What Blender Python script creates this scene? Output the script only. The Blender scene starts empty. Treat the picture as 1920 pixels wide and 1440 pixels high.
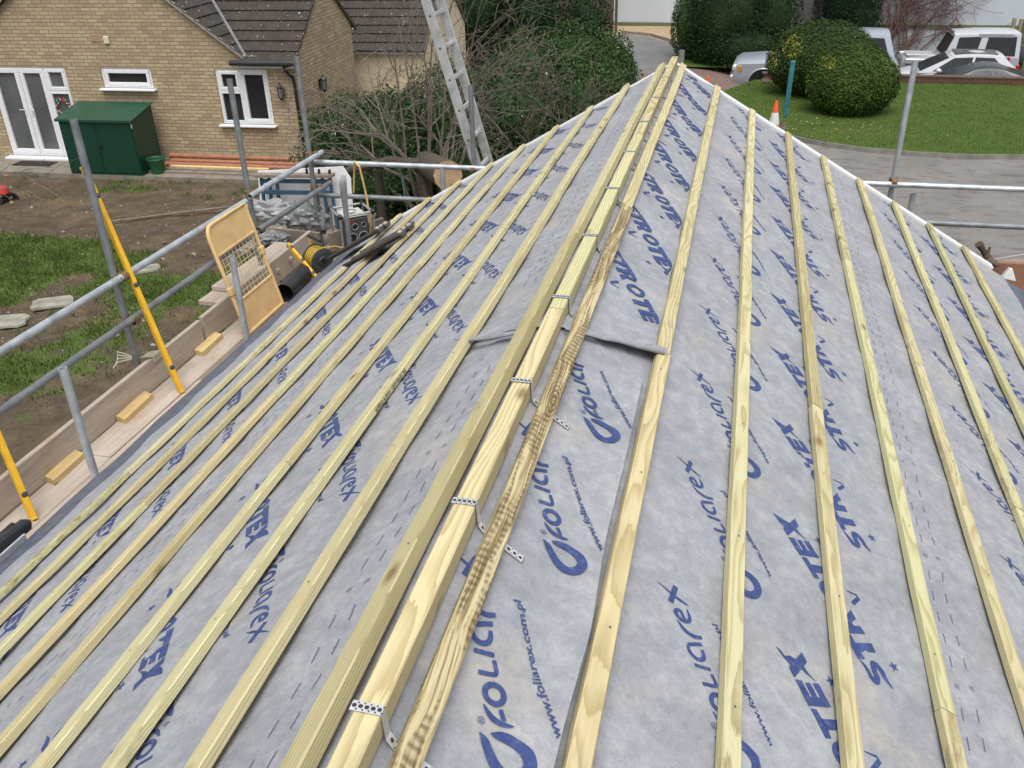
import bpy, math, random
import numpy as np
from mathutils import Vector, Matrix, noise
random.seed(7); np.random.seed(7)
S = bpy.context.scene
COL = S.collection
PI = math.pi
# ------------------------------------------------------------------ camera
cam_d = bpy.data.cameras.new('camera'); cam = bpy.data.objects.new('camera', cam_d); COL.objects.link(cam)
CX, CH = 0.51544, 1.27704
_rv = (0.512172309, 0.237510505, 0.0378601425)
def _rodr(v):
    t = math.sqrt(sum(c*c for c in v)); k = [c/t for c in v]
    K = Matrix(((0, -k[2], k[1]), (k[2], 0, -k[0]), (-k[1], k[0], 0)))
    return Matrix.Identity(3) + math.sin(t)*K + (1-math.cos(t))*(K @ K)
_R = _rodr(_rv) @ Matrix(((1, 0, 0), (0, 0, -1), (0, 1, 0)))      # world -> (right, down, forward)
_M = Matrix((_R[0], -_R[1], -_R[2])).transposed()
cam.matrix_world = Matrix.Translation((CX, 0, CH)) @ _M.to_4x4()
cam_d.sensor_fit = 'HORIZONTAL'; cam_d.sensor_width = 36.0
cam_d.lens = 36.0*1687.107/1920.0
cam_d.clip_start = 0.05; cam_d.clip_end = 500
S.camera = cam
S.render.resolution_x = 1024; S.render.resolution_y = 768
# ------------------------------------------------------------------ sky, sun, exposure
W = bpy.data.worlds.new('World'); S.world = W; W.use_nodes = True
nt = W.node_tree; nt.nodes.clear()
sky = nt.nodes.new('ShaderNodeTexSky'); sky.sky_type = 'NISHITA'; sky.sun_disc = False
SUN_EL, SUN_AZ = math.radians(68), math.radians(165)
sky.sun_elevation = SUN_EL; sky.sun_rotation = SUN_AZ
sky.air_density = 1.0; sky.dust_density = 4.0; sky.ozone_density = 1.0
hs = nt.nodes.new('ShaderNodeHueSaturation'); hs.inputs['Saturation'].default_value = 0.22
bg = nt.nodes.new('ShaderNodeBackground'); bg.inputs['Strength'].default_value = 0.125
wo = nt.nodes.new('ShaderNodeOutputWorld')
nt.links.new(sky.outputs[0], hs.inputs['Color']); nt.links.new(hs.outputs[0], bg.inputs[0]); nt.links.new(bg.outputs[0], wo.inputs[0])
sun_d = bpy.data.lights.new('sun', 'SUN'); sun_d.energy = 1.3; sun_d.angle = math.radians(50); sun_d.color = (1.0, 0.97, 0.92)
sun = bpy.data.objects.new('sun', sun_d); COL.objects.link(sun)
sd = Vector((math.sin(SUN_AZ)*math.cos(SUN_EL), math.cos(SUN_AZ)*math.cos(SUN_EL), math.sin(SUN_EL)))
sun.rotation_euler = (-sd).to_track_quat('-Z', 'Y').to_euler(); sun.location = sd*60
S.view_settings.view_transform = 'Standard'; S.view_settings.look = 'None'; S.view_settings.gamma = 1
S.view_settings.exposure = 0.68
S.render.engine = 'CYCLES'

# ------------------------------------------------------------------ helpers
class MB:
    def __init__(s): s.v = []; s.f = []; s.m = []
    def add(s, vs, fs, mi=0):
        o = len(s.v); s.v.extend([tuple(v) for v in vs]); s.f.extend([tuple(i+o for i in f) for f in fs]); s.m.extend([mi]*len(fs))
    def quad(s, a, b, c, d, mi=0): s.add([a, b, c, d], [(0, 1, 2, 3)], mi)
    def poly(s, pts, mi=0): s.add(pts, [tuple(range(len(pts)))], mi)
    def box(s, c, size, M=None, mi=0, bev=0.0):
        hx, hy, hz = size[0]/2, size[1]/2, size[2]/2
        if bev <= 0:
            P = [Vector((x, y, z)) for x in (-hx, hx) for y in (-hy, hy) for z in (-hz, hz)]
            F = [(0, 1, 3, 2), (4, 6, 7, 5), (0, 4, 5, 1), (2, 3, 7, 6), (0, 2, 6, 4), (1, 5, 7, 3)]
        else:
            b = min(bev, hx*.9, hy*.9, hz*.9)
            P = []; idx = {}
            for sx in (-1, 1):
                for sy in (-1, 1):
                    for sz in (-1, 1):
                        for ax in range(3):
                            q = [sx*(hx-b), sy*(hy-b), sz*(hz-b)]; q[ax] = (sx*hx, sy*hy, sz*hz)[ax]
                            idx[(sx, sy, sz, ax)] = len(P); P.append(Vector(q))
            F = []
            for ax in range(3):
                a1, a2 = [(1, 2), (0, 2), (0, 1)][ax]
                for sg in (-1, 1):
                    def k(u, w, ax2=ax):
                        t = [0, 0, 0]; t[ax] = sg; t[a1] = u; t[a2] = w; return idx[(t[0], t[1], t[2], ax2)]
                    F.append((k(-1, -1), k(1, -1), k(1, 1), k(-1, 1)))
            for ax in range(3):
                a1, a2 = [(1, 2), (0, 2), (0, 1)][ax]
                for u in (-1, 1):
                    for w in (-1, 1):
                        def k2(e, axx):
                            t = [0, 0, 0]; t[ax] = e; t[a1] = u; t[a2] = w; return idx[(t[0], t[1], t[2], axx)]
                        F.append((k2(-1, a1), k2(1, a1), k2(1, a2), k2(-1, a2)))
            for sx in (-1, 1):
                for sy in (-1, 1):
                    for sz in (-1, 1): F.append(tuple(idx[(sx, sy, sz, a)] for a in range(3)))
        c = Vector(c)
        s.add([(M @ p if M else p)+c for p in P], F, mi)
    def bar(s, p0, p1, w, h, up=(0, 0, 1), mi=0, bev=0.0):
        p0, p1 = Vector(p0), Vector(p1); d = p1-p0; L = d.length; d.normalize()
        x = d.cross(Vector(up)); 
        if x.length < 1e-4: x = d.cross(Vector((1, 0, 0)))
        x.normalize(); z = x.cross(d)
        s.box((p0+p1)/2, (w, L, h), Matrix((x, d, z)).transposed(), mi, bev)
    def tube(s, path, r, n=8, cap=True, mi=0, r_in=None):
        P = [Vector(p) for p in path]; R = r if isinstance(r, (list, tuple)) else [r]*len(P)
        o = len(s.v); t0 = None; rings = []
        for i, p in enumerate(P):
            t = (P[min(i+1, len(P)-1)]-P[max(i-1, 0)])
            t = t.normalized() if t.length > 1e-9 else Vector((0, 0, 1))
            if t0 is None:
                a = t.orthogonal().normalized()
            else:
                a = a - t*a.dot(t)
                a = a.normalized() if a.length > 1e-6 else t.orthogonal().normalized()
            t0 = t; b = t.cross(a)
            rings.append([p+(a*math.cos(2*PI*k/n)+b*math.sin(2*PI*k/n))*R[i] for k in range(n)])
        vs = [q for rg in rings for q in rg]; fs = []
        for i in range(len(P)-1):
            for k in range(n):
                k2 = (k+1) % n; fs.append((i*n+k, i*n+k2, (i+1)*n+k2, (i+1)*n+k))
        if cap:
            fs.append(tuple(range(n-1, -1, -1))); fs.append(tuple((len(P)-1)*n+k for k in range(n)))
        s.add(vs, fs, mi)
    def pipe(s, p0, p1, r, ri, n=14, mi=0, depth=None):     # open tube with a wall and a dark bore at p0 (and p1)
        p0, p1 = Vector(p0), Vector(p1); d = (p1-p0).normalized(); a = d.orthogonal().normalized(); b = d.cross(a)
        def ring(c, rr): return [c+(a*math.cos(2*PI*k/n)+b*math.sin(2*PI*k/n))*rr for k in range(n)]
        vs = ring(p0, r)+ring(p1, r)+ring(p1, ri)+ring(p0, ri); fs = []
        for (i, j) in ((0, 1), (1, 2), (2, 3), (3, 0)):
            for k in range(n):
                k2 = (k+1) % n; fs.append((i*n+k, i*n+k2, j*n+k2, j*n+k))
        s.add(vs, fs, mi)
    def lathe(s, prof, c=(0, 0, 0), axis='z', n=20, mi=0, M=None):
        vs = []; fs = []; m = len(prof)
        for k in range(n):
            a = 2*PI*k/n
            for (r, h) in prof:
                q = {'z': (r*math.cos(a), r*math.sin(a), h), 'y': (r*math.cos(a), h, r*math.sin(a)), 'x': (h, r*math.cos(a), r*math.sin(a))}[axis]
                q = Vector(q); q = M @ q if M else q
                vs.append(q+Vector(c))
        for k in range(n):
            k2 = (k+1) % n
            for i in range(m-1): fs.append((k*m+i, k2*m+i, k2*m+i+1, k*m+i+1))
        s.add(vs, fs, mi)
    def loft(s, rings, closed=True, caps=True, mi=0):
        n = len(rings[0]); vs = [q for r in rings for q in r]; fs = []
        for i in range(len(rings)-1):
            for k in range(n if closed else n-1):
                k2 = (k+1) % n; fs.append((i*n+k, i*n+k2, (i+1)*n+k2, (i+1)*n+k))
        if caps: fs.append(tuple(range(n-1, -1, -1))); fs.append(tuple((len(rings)-1)*n+k for k in range(n)))
        s.add(vs, fs, mi)
    def build(s, name, mat, parent=None, world=True, smooth=False, loc=None, angle=35):
        me = bpy.data.meshes.new(name)
        off = Vector((0, 0, 0))
        if parent is not None and world: off = parent.location.copy()
        if parent is None and loc is not None: off = Vector(loc)
        V = np.array(s.v, dtype=np.float64).reshape(-1, 3)-np.array(off)
        me.from_pydata(V.tolist(), [], s.f)
        mats = mat if isinstance(mat, (list, tuple)) else [mat]
        for m in mats: me.materials.append(m)
        if len(mats) > 1: me.polygons.foreach_set('material_index', s.m)
        me.update()
        if smooth:
            me.polygons.foreach_set('use_smooth', [True]*len(me.polygons))
            try: me.set_sharp_from_angle(angle=math.radians(angle))
            except Exception: pass
        o = bpy.data.objects.new(name, me); COL.objects.link(o)
        if parent is not None: o.parent = parent
        else: o.location = off
        return o

def tag(o, label=None, cat=None, group=None, kind=None):
    if label: o['label'] = label
    if cat: o['category'] = cat
    if group: o['group'] = group
    if kind: o['kind'] = kind
    return o
def thing(name, label, cat, loc=(0, 0, 0), rz=0, group=None):
    o = bpy.data.objects.new(name, None); COL.objects.link(o)
    o.location = loc; o.rotation_euler = (0, 0, rz); o.empty_display_size = .2
    return tag(o, label, cat, group)
def copy_tree(o, label=None, parent=None):
    c = o.copy(); COL.objects.link(c)
    if parent is not None: c.parent = parent
    if label: c['label'] = label
    for ch in list(o.children): copy_tree(ch, None, c)
    return c
def fbm(x, y, z=0.0, o=3):
    return noise.fractal(Vector((x, y, z)), 1.0, 2.0, o)

# ------------------------------------------------------------------ materials
MATS = {}
class NT:
    def __init__(s, name):
        s.mat = bpy.data.materials.new(name); s.mat.use_nodes = True
        s.t = s.mat.node_tree; s.n = s.t.nodes; s.b = s.n['Principled BSDF']
        MATS[name] = s.mat
    def node(s, typ, **kw):
        n = s.n.new(typ)
        for k, v in kw.items():
            if k.startswith('i_'): n.inputs[k[2:].replace('_', ' ')].default_value = v
            else: setattr(n, k, v)
        return n
    def link(s, a, b): s.t.links.new(a, b)
    def coord(s, kind='Object'): return s.node('ShaderNodeTexCoord').outputs[kind]
    def mapping(s, vec, scale=(1, 1, 1), rot=(0, 0, 0), loc=(0, 0, 0)):
        m = s.node('ShaderNodeMapping'); m.inputs['Scale'].default_value = scale; m.inputs['Rotation'].default_value = rot; m.inputs['Location'].default_value = loc
        s.link(vec, m.inputs['Vector']); return m.outputs[0]
    def noise(s, vec, scale, detail=3, rough=.55, dist=0):
        n = s.node('ShaderNodeTexNoise'); n.inputs['Scale'].default_value = scale; n.inputs['Detail'].default_value = detail
        n.inputs['Roughness'].default_value = rough; n.inputs['Distortion'].default_value = dist
        if vec is not None: s.link(vec, n.inputs['Vector'])
        return n.outputs['Fac']
    def ramp(s, fac, stops, interp='LINEAR'):
        r = s.node('ShaderNodeValToRGB'); r.color_ramp.interpolation = interp
        e = r.color_ramp.elements
        while len(e) < len(stops): e.new(.5)
        for el, (p, c) in zip(e, stops):
            el.position = p; el.color = (c, c, c, 1) if isinstance(c, (int, float)) else (*c, 1)
        s.link(fac, r.inputs[0]); return r.outputs[0]
    def mix(s, fac, a, b, mode='MIX'):
        m = s.node('ShaderNodeMix', data_type='RGBA', blend_type=mode)
        for k, v in ((0, fac), (6, a), (7, b)):
            if hasattr(v, 'links') or hasattr(v, 'is_linked'): s.link(v, m.inputs[k])
            elif k == 0: m.inputs[0].default_value = v
            else: m.inputs[k].default_value = (*v, 1)
        return m.outputs[2]
    def math(s, op, a, b=None):
        m = s.node('ShaderNodeMath', operation=op)
        for i, v in enumerate((a, b)):
            if v is None: continue
            if isinstance(v, (int, float)): m.inputs[i].default_value = v
            else: s.link(v, m.inputs[i])
        return m.outputs[0]
    def bump(s, h, strength=.3, dist=.01):
        b = s.node('ShaderNodeBump'); b.inputs['Strength'].default_value = strength; b.inputs['Distance'].default_value = dist
        s.link(h, b.inputs['Height']); s.link(b.outputs[0], s.b.inputs['Normal'])
    def out(s, color=None, rough=.7, metal=0, spec=None):
        if color is not None:
            if isinstance(color, tuple): s.b.inputs['Base Color'].default_value = (*color, 1)
            else: s.link(color, s.b.inputs['Base Color'])
        if isinstance(rough, (int, float)): s.b.inputs['Roughness'].default_value = rough
        else: s.link(rough, s.b.inputs['Roughness'])
        s.b.inputs['Metallic'].default_value = metal
        if spec is not None: s.b.inputs['Specular IOR Level'].default_value = spec
        return s.mat

def plain(name, c, rough=.6, metal=0, var=.12, scale=8, spec=None, bump=0):
    m = NT(name); co = m.coord()
    f = m.noise(co, scale, 4)
    lo = tuple(x*(1-var) for x in c); hi = tuple(min(1, x*(1+var)) for x in c)
    col = m.ramp(f, [(.3, lo), (.7, hi)])
    if bump: m.bump(m.noise(co, scale*4, 3), bump, .004)
    return m.out(col, rough, metal, spec)

def wood_mat(name, early, late, dark=None, ring=.0048, contrast=1.0, amp=.06, stain=(0.30, 0.24, 0.11), stain_amt=.5, dirt_amt=.7):
    m = NT(name); co = m.coord()
    oi = m.node('ShaderNodeObjectInfo').outputs['Random']
    a = m.node('ShaderNodeVectorMath', operation='SCALE'); a.inputs[0].default_value = (3.1, 17.0, 2.3); m.link(oi, a.inputs['Scale'])
    b = m.node('ShaderNodeVectorMath', operation='ADD'); m.link(co, b.inputs[0]); m.link(a.outputs[0], b.inputs[1])
    v = b.outputs[0]
    # slow wander of the growth-ring axis along the length makes the cathedral figure
    nz = m.node('ShaderNodeTexNoise'); nz.inputs['Scale'].default_value = 1.0; nz.inputs['Detail'].default_value = 2
    m.link(m.mapping(v, (6, 1.1, 6)), nz.inputs['Vector'])
    c = m.node('ShaderNodeVectorMath', operation='MULTIPLY_ADD'); m.link(nz.outputs['Color'], c.inputs[0]); c.inputs[1].default_value = (amp, 0, amp)
    m.link(v, c.inputs[2])
    w = m.node('ShaderNodeTexWave', wave_type='RINGS', rings_direction='Y', wave_profile='SAW')
    w.inputs['Scale'].default_value = .314/ring; w.inputs['Distortion'].default_value = 1.2
    w.inputs['Detail'].default_value = 2; w.inputs['Detail Scale'].default_value = 3
    m.link(m.mapping(c.outputs[0], (1, .02, 1)), w.inputs['Vector'])
    ringf = m.math('MULTIPLY', w.outputs['Fac'], contrast)
    col = m.mix(m.ramp(ringf, [(.40, 0.0), (.93, 1.0)]), early, late)
    fib = m.noise(m.mapping(v, (220, 5, 220)), 1.0, 2)
    col = m.mix(.25, col, m.ramp(fib, [(.3, tuple(x*.75 for x in early)), (.7, tuple(min(1, x*1.1) for x in early))]))
    big = m.noise(m.mapping(v, (9, 1.6, 9)), 1.0, 4, .6)
    col = m.mix(m.ramp(big, [(.5, 0.0), (.78, stain_amt)]), col, stain)
    # knots
    vo = m.node('ShaderNodeTexVoronoi', feature='F1'); vo.inputs['Scale'].default_value = 1.0
    m.link(m.mapping(v, (13, 6.0, 13)), vo.inputs['Vector'])
    ks = m.node('ShaderNodeSeparateColor'); m.link(vo.outputs['Color'], ks.inputs[0])
    kn = m.math('MULTIPLY', m.ramp(vo.outputs['Distance'], [(.10, 1.0), (.17, .55), (.30, 0.0)]), m.ramp(ks.outputs[0], [(.80, 0.0), (.86, 1.0)]))
    col = m.mix(m.math('MULTIPLY', kn, .8), col, (0.17, 0.105, 0.045))
    dirt = m.noise(m.mapping(v, (30, 9, 30)), 1.0, 4, .7); dpat = m.noise(m.mapping(v, (4, .8, 4)), 1.0, 2)
    col = m.mix(m.math('MULTIPLY', m.ramp(dirt, [(.50, 0.0), (.62, .75)]), m.ramp(dpat, [(.54, 0.0), (.68, dirt_amt)])), col, (.155, .115, .062))
    if dark:
        dk = m.noise(m.mapping(v, (26, 2.4, 26)), 1.0, 3, .5, .6)
        saw = m.node('ShaderNodeTexWave', wave_type='BANDS', bands_direction='Y'); saw.inputs['Scale'].default_value = 16; saw.inputs['Distortion'].default_value = 3
        m.link(v, saw.inputs['Vector'])
        dd = m.math('MULTIPLY', m.ramp(dk, [(.5, 0.0), (.58, 1.0)]), m.math('ADD', m.math('MULTIPLY', saw.outputs['Fac'], .6), .35))
        col = m.mix(dd, col, dark)
    tint = m.ramp(oi, [(0, (.86, .82, .72)), (.5, (1, .99, .95)), (1, (.95, 1, .9))])
    col = m.mix(1.0, col, tint, 'MULTIPLY')
    m.bump(m.math('ADD', m.math('MULTIPLY', w.outputs['Fac'], .5), fib), .25, .002)
    return m.out(col, .78, 0, .25)

M_BATTEN = wood_mat('treated_pine', (.56, .515, .33), (.35, .30, .155), contrast=1.0)
def dark_wood():
    m = NT('dark_grained_pine'); co = m.coord()
    wand = m.node('ShaderNodeTexNoise'); wand.inputs['Scale'].default_value = 1; wand.inputs['Detail'].default_value = 3; m.link(m.mapping(co, (2.5, 1.5, 2.5)), wand.inputs['Vector'])
    v = m.node('ShaderNodeVectorMath', operation='MULTIPLY_ADD'); m.link(wand.outputs['Color'], v.inputs[0]); v.inputs[1].default_value = (.07, .0, .07); m.link(co, v.inputs[2]); v = v.outputs[0]
    lines = m.noise(m.mapping(v, (190, 2.2, 120)), 1, 3, .55); fib = m.noise(m.mapping(co, (300, 9, 300)), 1, 2)
    col = m.ramp(lines, [(.40, (.16, .105, .048)), (.48, (.42, .345, .185)), (.60, (.54, .475, .29))])
    col = m.mix(.25, col, m.ramp(fib, [(.3, (.30, .24, .12)), (.7, (.58, .52, .33))]))
    blot = m.noise(m.mapping(v, (42, 2.6, 30)), 1, 3, .55)
    saw = m.node('ShaderNodeTexWave', wave_type='BANDS', bands_direction='Y'); saw.inputs['Scale'].default_value = 14; saw.inputs['Distortion'].default_value = 5; saw.inputs['Detail'].default_value = 3; saw.inputs['Detail Scale'].default_value = 2; m.link(co, saw.inputs['Vector'])
    teeth = m.math('MULTIPLY', m.ramp(blot, [(.50, 0.0), (.57, 1.0)]), m.math('ADD', m.math('MULTIPLY', saw.outputs['Fac'], .5), .25))
    col = m.mix(teeth, col, (.085, .052, .026))
    vo = m.node('ShaderNodeTexVoronoi', feature='F1'); vo.inputs['Scale'].default_value = 1; m.link(m.mapping(v, (9, 2.2, 9)), vo.inputs['Vector'])
    rg_ = m.node('ShaderNodeMath', operation='SINE'); m.link(m.math('MULTIPLY', vo.outputs['Distance'], 120), rg_.inputs[0])
    kn = m.ramp(vo.outputs['Distance'], [(.16, 1.0), (.32, 0.0)])
    col = m.mix(m.math('MULTIPLY', kn, m.ramp(rg_.outputs[0], [(.35, .75), (.65, .1)])), col, (.12, .07, .03))
    m.bump(fib, .25, .002); return m.out(col, .8, 0, .2)
M_BATTEN_DARK = dark_wood()
M_NAIL = plain('nail_head', (.13, .125, .115), .5, .5)
M_BATTEN_WARM = wood_mat('warm_pine', (.57, .495, .305), (.38, .30, .155), contrast=1.0)
M_BATTEN_GREEN = wood_mat('green_pine', (.50, .46, .285), (.29, .25, .125), contrast=1.0, ring=.0045, stain_amt=.7, dirt_amt=1.0)
M_OFFCUT = wood_mat('fresh_pine', (.68, .50, .26), (.56, .38, .17), contrast=.6)

def membrane_mat():
    m = NT('underlay_fleece'); co = m.coord()
    big = m.noise(co, 4, 4, .65); mid = m.noise(co, 22, 5, .7); fine = m.noise(co, 150, 3, .7)
    f0 = m.math('ADD', m.math('MULTIPLY', mid, .62), m.math('MULTIPLY', big, .38))
    col = m.ramp(f0, [(.36, (.176, .187, .208)), (.5, (.250, .261, .283)), (.63, (.345, .355, .375))])
    col = m.mix(.30, col, m.ramp(fine, [(.3, (.22, .23, .255)), (.7, (.40, .41, .435))]))
    dust = m.noise(co, 2.6, 5, .7)
    col = m.mix(m.ramp(dust, [(.55, 0.0), (.72, .45)]), col, (.43, .375, .30))
    wsp = m.ramp(m.noise(co, 62, 2, .5), [(.70, 0.0), (.77, .8)])
    col = m.mix(m.math('MULTIPLY', wsp, m.ramp(dust, [(.45, 0.0), (.68, .75)])), col, (.55, .46, .31))
    cre = m.node('ShaderNodeTexWave', wave_type='BANDS', bands_direction='DIAGONAL'); cre.inputs['Scale'].default_value = 1.6; cre.inputs['Distortion'].default_value = 14; cre.inputs['Detail'].default_value = 4; cre.inputs['Detail Scale'].default_value = 1.3; m.link(co, cre.inputs['Vector'])
    crease = m.ramp(cre.outputs['Fac'], [(.0, 1.0), (.05, 0.0)])
    vo = m.node('ShaderNodeTexVoronoi', feature='F1'); vo.inputs['Scale'].default_value = 9; m.link(co, vo.inputs['Vector'])
    sp = m.node('ShaderNodeSeparateColor'); m.link(vo.outputs['Color'], sp.inputs[0])
    sz = m.math('MULTIPLY', m.ramp(sp.outputs[0], [(.80, 0.0), (1, 1.0)]), .055)
    col = m.mix(m.math('MULTIPLY', m.math('LESS_THAN', vo.outputs['Distance'], sz), .8), col, (.07, .06, .05))
    m.bump(m.math('ADD', m.math('ADD', mid, m.math('MULTIPLY', fine, .5)), m.math('MULTIPLY', crease, .5)), .45, .004)
    return m.out(col, .62, 0, .35)
M_MEMB = membrane_mat()
M_UNDER = plain('underlay_reverse', (.40, .41, .43), .7, var=.08, scale=30)
def ink_mat():
    m = NT('blue_print'); co = m.coord()
    f = m.noise(co, 60, 4, .65)
    return m.out(m.ramp(f, [(.3, (.028, .046, .135)), (.55, (.040, .064, .180)), (.75, (.11, .14, .26))]), .6, 0, .3)
M_INK = ink_mat()
M_DASH = plain('grey_print', (.07, .085, .16), .7)
M_DPC = plain('eaves_felt', (.085, .098, .135), .5, var=.3, scale=14, bump=.3)
def galv_mat(name, base, rough=.48):
    m = NT(name); co = m.coord()
    f = m.noise(co, 9, 4, .6); g = m.noise(m.mapping(co, (60, 60, 12)), 1, 3)
    col = m.ramp(f, [(.3, tuple(x*.72 for x in base)), (.5, base), (.72, tuple(min(1, x*1.25) for x in base))])
    col = m.mix(m.ramp(g, [(.55, 0.0), (.75, .35)]), col, tuple(x*.55 for x in base))
    m.bump(g, .15, .002)
    return m.out(col, rough, .55)
M_GALV = galv_mat('galvanised_steel', (.46, .50, .53)); M_GALV_D = galv_mat('weathered_steel', (.235, .25, .26), .6)
M_RUST = plain('rusty_coupler', (.19, .115, .065), .75, .35, .5, 40)
M_ALU = galv_mat('aluminium', (.50, .51, .51), .42)
M_ZINC = plain('zinc_strap', (.62, .63, .65), .4, .5, .12, 60)
M_HOLE = plain('strap_hole', (.03, .028, .025), .9)
def board_mat(name, a, b, c):
    m = NT(name); co = m.coord()
    f = m.noise(m.mapping(co, (9, 1.4, 9)), 1, 5, .65); g = m.noise(m.mapping(co, (70, 3, 70)), 1, 3); s = m.noise(co, 3.2, 4, .7)
    col = m.ramp(f, [(.3, a), (.55, b), (.75, c)])
    col = m.mix(.3, col, m.ramp(g, [(.3, tuple(x*.6 for x in a)), (.7, c)]))
    col = m.mix(m.ramp(s, [(.55, 0.0), (.72, .55)]), col, (.36, .215, .125))
    m.bump(g, .3, .003)
    return m.out(col, .85, 0, .2)
M_SBOARD = board_mat('scaffold_board_wood', (.34, .28, .225), (.46, .39, .325), (.58, .51, .44))
M_SBOARD2 = board_mat('grey_board_wood', (.155, .13, .105), (.235, .195, .16), (.31, .265, .22))
M_YELLOW = plain('yellow_enamel', (.72, .42, .025), .4, var=.1, scale=20)
M_YELLOW2 = plain('yellow_cable_sheath', (.52, .35, .04), .55)
M_CREAM = plain('cream_enamel', (.62, .42, .19), .5, var=.1, scale=10)
M_BLACKP = plain('black_plastic', (.018, .019, .021), .38, var=.3)
M_RUBBER = plain('rubber', (.02, .02, .02), .8)
M_WHITEP = plain('white_upvc', (.72, .73, .74), .3, var=.03)
M_GREY = plain('grey_plastic', (.28, .29, .30), .45)
M_DARKG = plain('dark_grey_plastic', (.055, .058, .06), .45)
M_CHROME = plain('bright_tube', (.58, .59, .60), .28, .8)
M_GREEN = plain('dark_green_paint', (.005, .040, .025), .33, var=.12, scale=5)
M_GREENB = plain('green_bucket_plastic', (.012, .10, .035), .5)
M_RED = plain('red_paint', (.55, .025, .02), .4)
M_BLUE = plain('blue_paint', (.030, .085, .14), .5, var=.3)
M_TEAL = plain('teal_wrap', (.025, .15, .17), .5, var=.35, scale=20)
M_ORANGE = plain('orange_plastic', (.66, .10, .025), .5)
M_REFL = plain('white_band', (.66, .66, .64), .4, var=.08)
M_CLAY = plain('terracotta_pipe', (.30, .128, .070), .6, var=.15)
M_BAG = plain('translucent_bag', (.17, .18, .18), .3, var=.2, scale=14)
M_TILE_DK = plain('dark_tile_concrete', (.055, .045, .042), .55, var=.35, scale=30, bump=.4)
M_MORTAR = plain('mortar', (.33, .31, .285), .9, bump=.3)
M_BLACKM = plain('black_metal', (.012, .012, .013), .4)
M_ROPE = plain('yellow_rope', (.55, .38, .12), .8)
M_CUT = plain('cut_timber_end', (.36, .235, .135), .8, var=.2)
M_PLASTER = plain('plasterboard', (.72, .71, .72), .8, var=.05)
def glass_mat(name, c, rough=.06):
    m = NT(name); f = m.noise(m.coord(), 1.4, 3)
    return m.out(m.ramp(f, [(.3, tuple(x*.6 for x in c)), (.7, c)]), rough, 0, .35)
M_GLASS = glass_mat('dark_glass', (.030, .032, .036)); M_NET = glass_mat('net_curtain_glass', (.13, .14, .145), .12); M_CARGLASS = glass_mat('car_glass', (.022, .028, .033), .12)
M_HEADL = plain('headlamp_glass', (.58, .58, .56), .1, .3)
M_TAIL = plain('tail_lamp', (.45, .02, .025), .2)
def paint(name, c, metal=.5):
    m = plain(name, c, .28, metal, .03, 3); b = m.node_tree.nodes['Principled BSDF']; b.inputs['Coat Weight'].default_value = .25; b.inputs['Coat Roughness'].default_value = .08; return m
M_SILVER = paint('silver_paint', (.40, .44, .50), .35); M_SILVER2 = paint('pale_silver_paint', (.40, .42, .45), .3); M_WHITEC = paint('white_paint', (.47, .48, .51), 0); M_CHARC = paint('charcoal_paint', (.022, .024, .028), 0)

def brick_mat(name, c1, c2, mort, patch):
    m = NT(name); co = m.coord(); sp = m.node('ShaderNodeSeparateXYZ'); m.link(co, sp.inputs[0])
    cb = m.node('ShaderNodeCombineXYZ'); m.link(m.math('ADD', sp.outputs[0], sp.outputs[1]), cb.inputs[0]); m.link(sp.outputs[2], cb.inputs[1])
    br = m.node('ShaderNodeTexBrick'); br.inputs['Scale'].default_value = 1; br.inputs['Brick Width'].default_value = .225; br.inputs['Row Height'].default_value = .075
    br.inputs['Mortar Size'].default_value = .0075; br.inputs['Mortar Smooth'].default_value = .3; br.inputs['Bias'].default_value = -.1
    br.inputs['Color1'].default_value = (*c1, 1); br.inputs['Color2'].default_value = (*c2, 1); br.inputs['Mortar'].default_value = (*mort, 1)
    m.link(cb.outputs[0], br.inputs['Vector'])
    f = m.noise(co, 1.3, 5, .7); g = m.noise(co, 24, 3, .6)
    col = m.mix(m.ramp(f, [(.5, 0.0), (.7, .35)]), br.outputs['Color'], patch)
    col = m.mix(.35, col, m.ramp(g, [(.25, .45), (.75, 1.0)]), 'MULTIPLY')
    m.bump(m.math('SUBTRACT', m.math('MULTIPLY', g, .4), br.outputs['Fac']), .5, .008)
    return m.out(col, .88, 0, .2)
M_BRICK = brick_mat('buff_brick', (.50, .40, .255), (.36, .265, .170), (.22, .175, .125), (.28, .20, .13))
M_REDBRICK = brick_mat('red_brick', (.15, .066, .045), (.10, .05, .038), (.15, .13, .105), (.07, .06, .04))
def tile_mat():
    m = NT('brown_roof_tile'); co = m.coord()
    f = m.noise(co, 4, 4, .7); g = m.noise(co, 40, 3, .6)
    col = m.ramp(m.math('ADD', m.math('MULTIPLY', f, .5), m.math('MULTIPLY', g, .5)), [(.35, (.030, .026, .023)), (.65, (.068, .058, .051))])
    vo = m.node('ShaderNodeTexVoronoi', feature='F1'); vo.inputs['Scale'].default_value = 13; m.link(co, vo.inputs['Vector'])
    rnd = m.node('ShaderNodeSeparateColor'); m.link(vo.outputs['Color'], rnd.inputs[0])
    size = m.math('MULTIPLY', m.ramp(rnd.outputs[0], [(.25, 0.0), (1, 1.0)]), .25)
    spot = m.math('LESS_THAN', m.math('ADD', vo.outputs['Distance'], m.math('MULTIPLY', m.noise(co, 45, 2), .12)), size)
    col = m.mix(m.math('MULTIPLY', spot, .85), col, (.55, .54, .50))
    m.bump(g, .4, .006)
    return m.out(col, .85, 0, .25)
M_RTILE = tile_mat()
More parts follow.
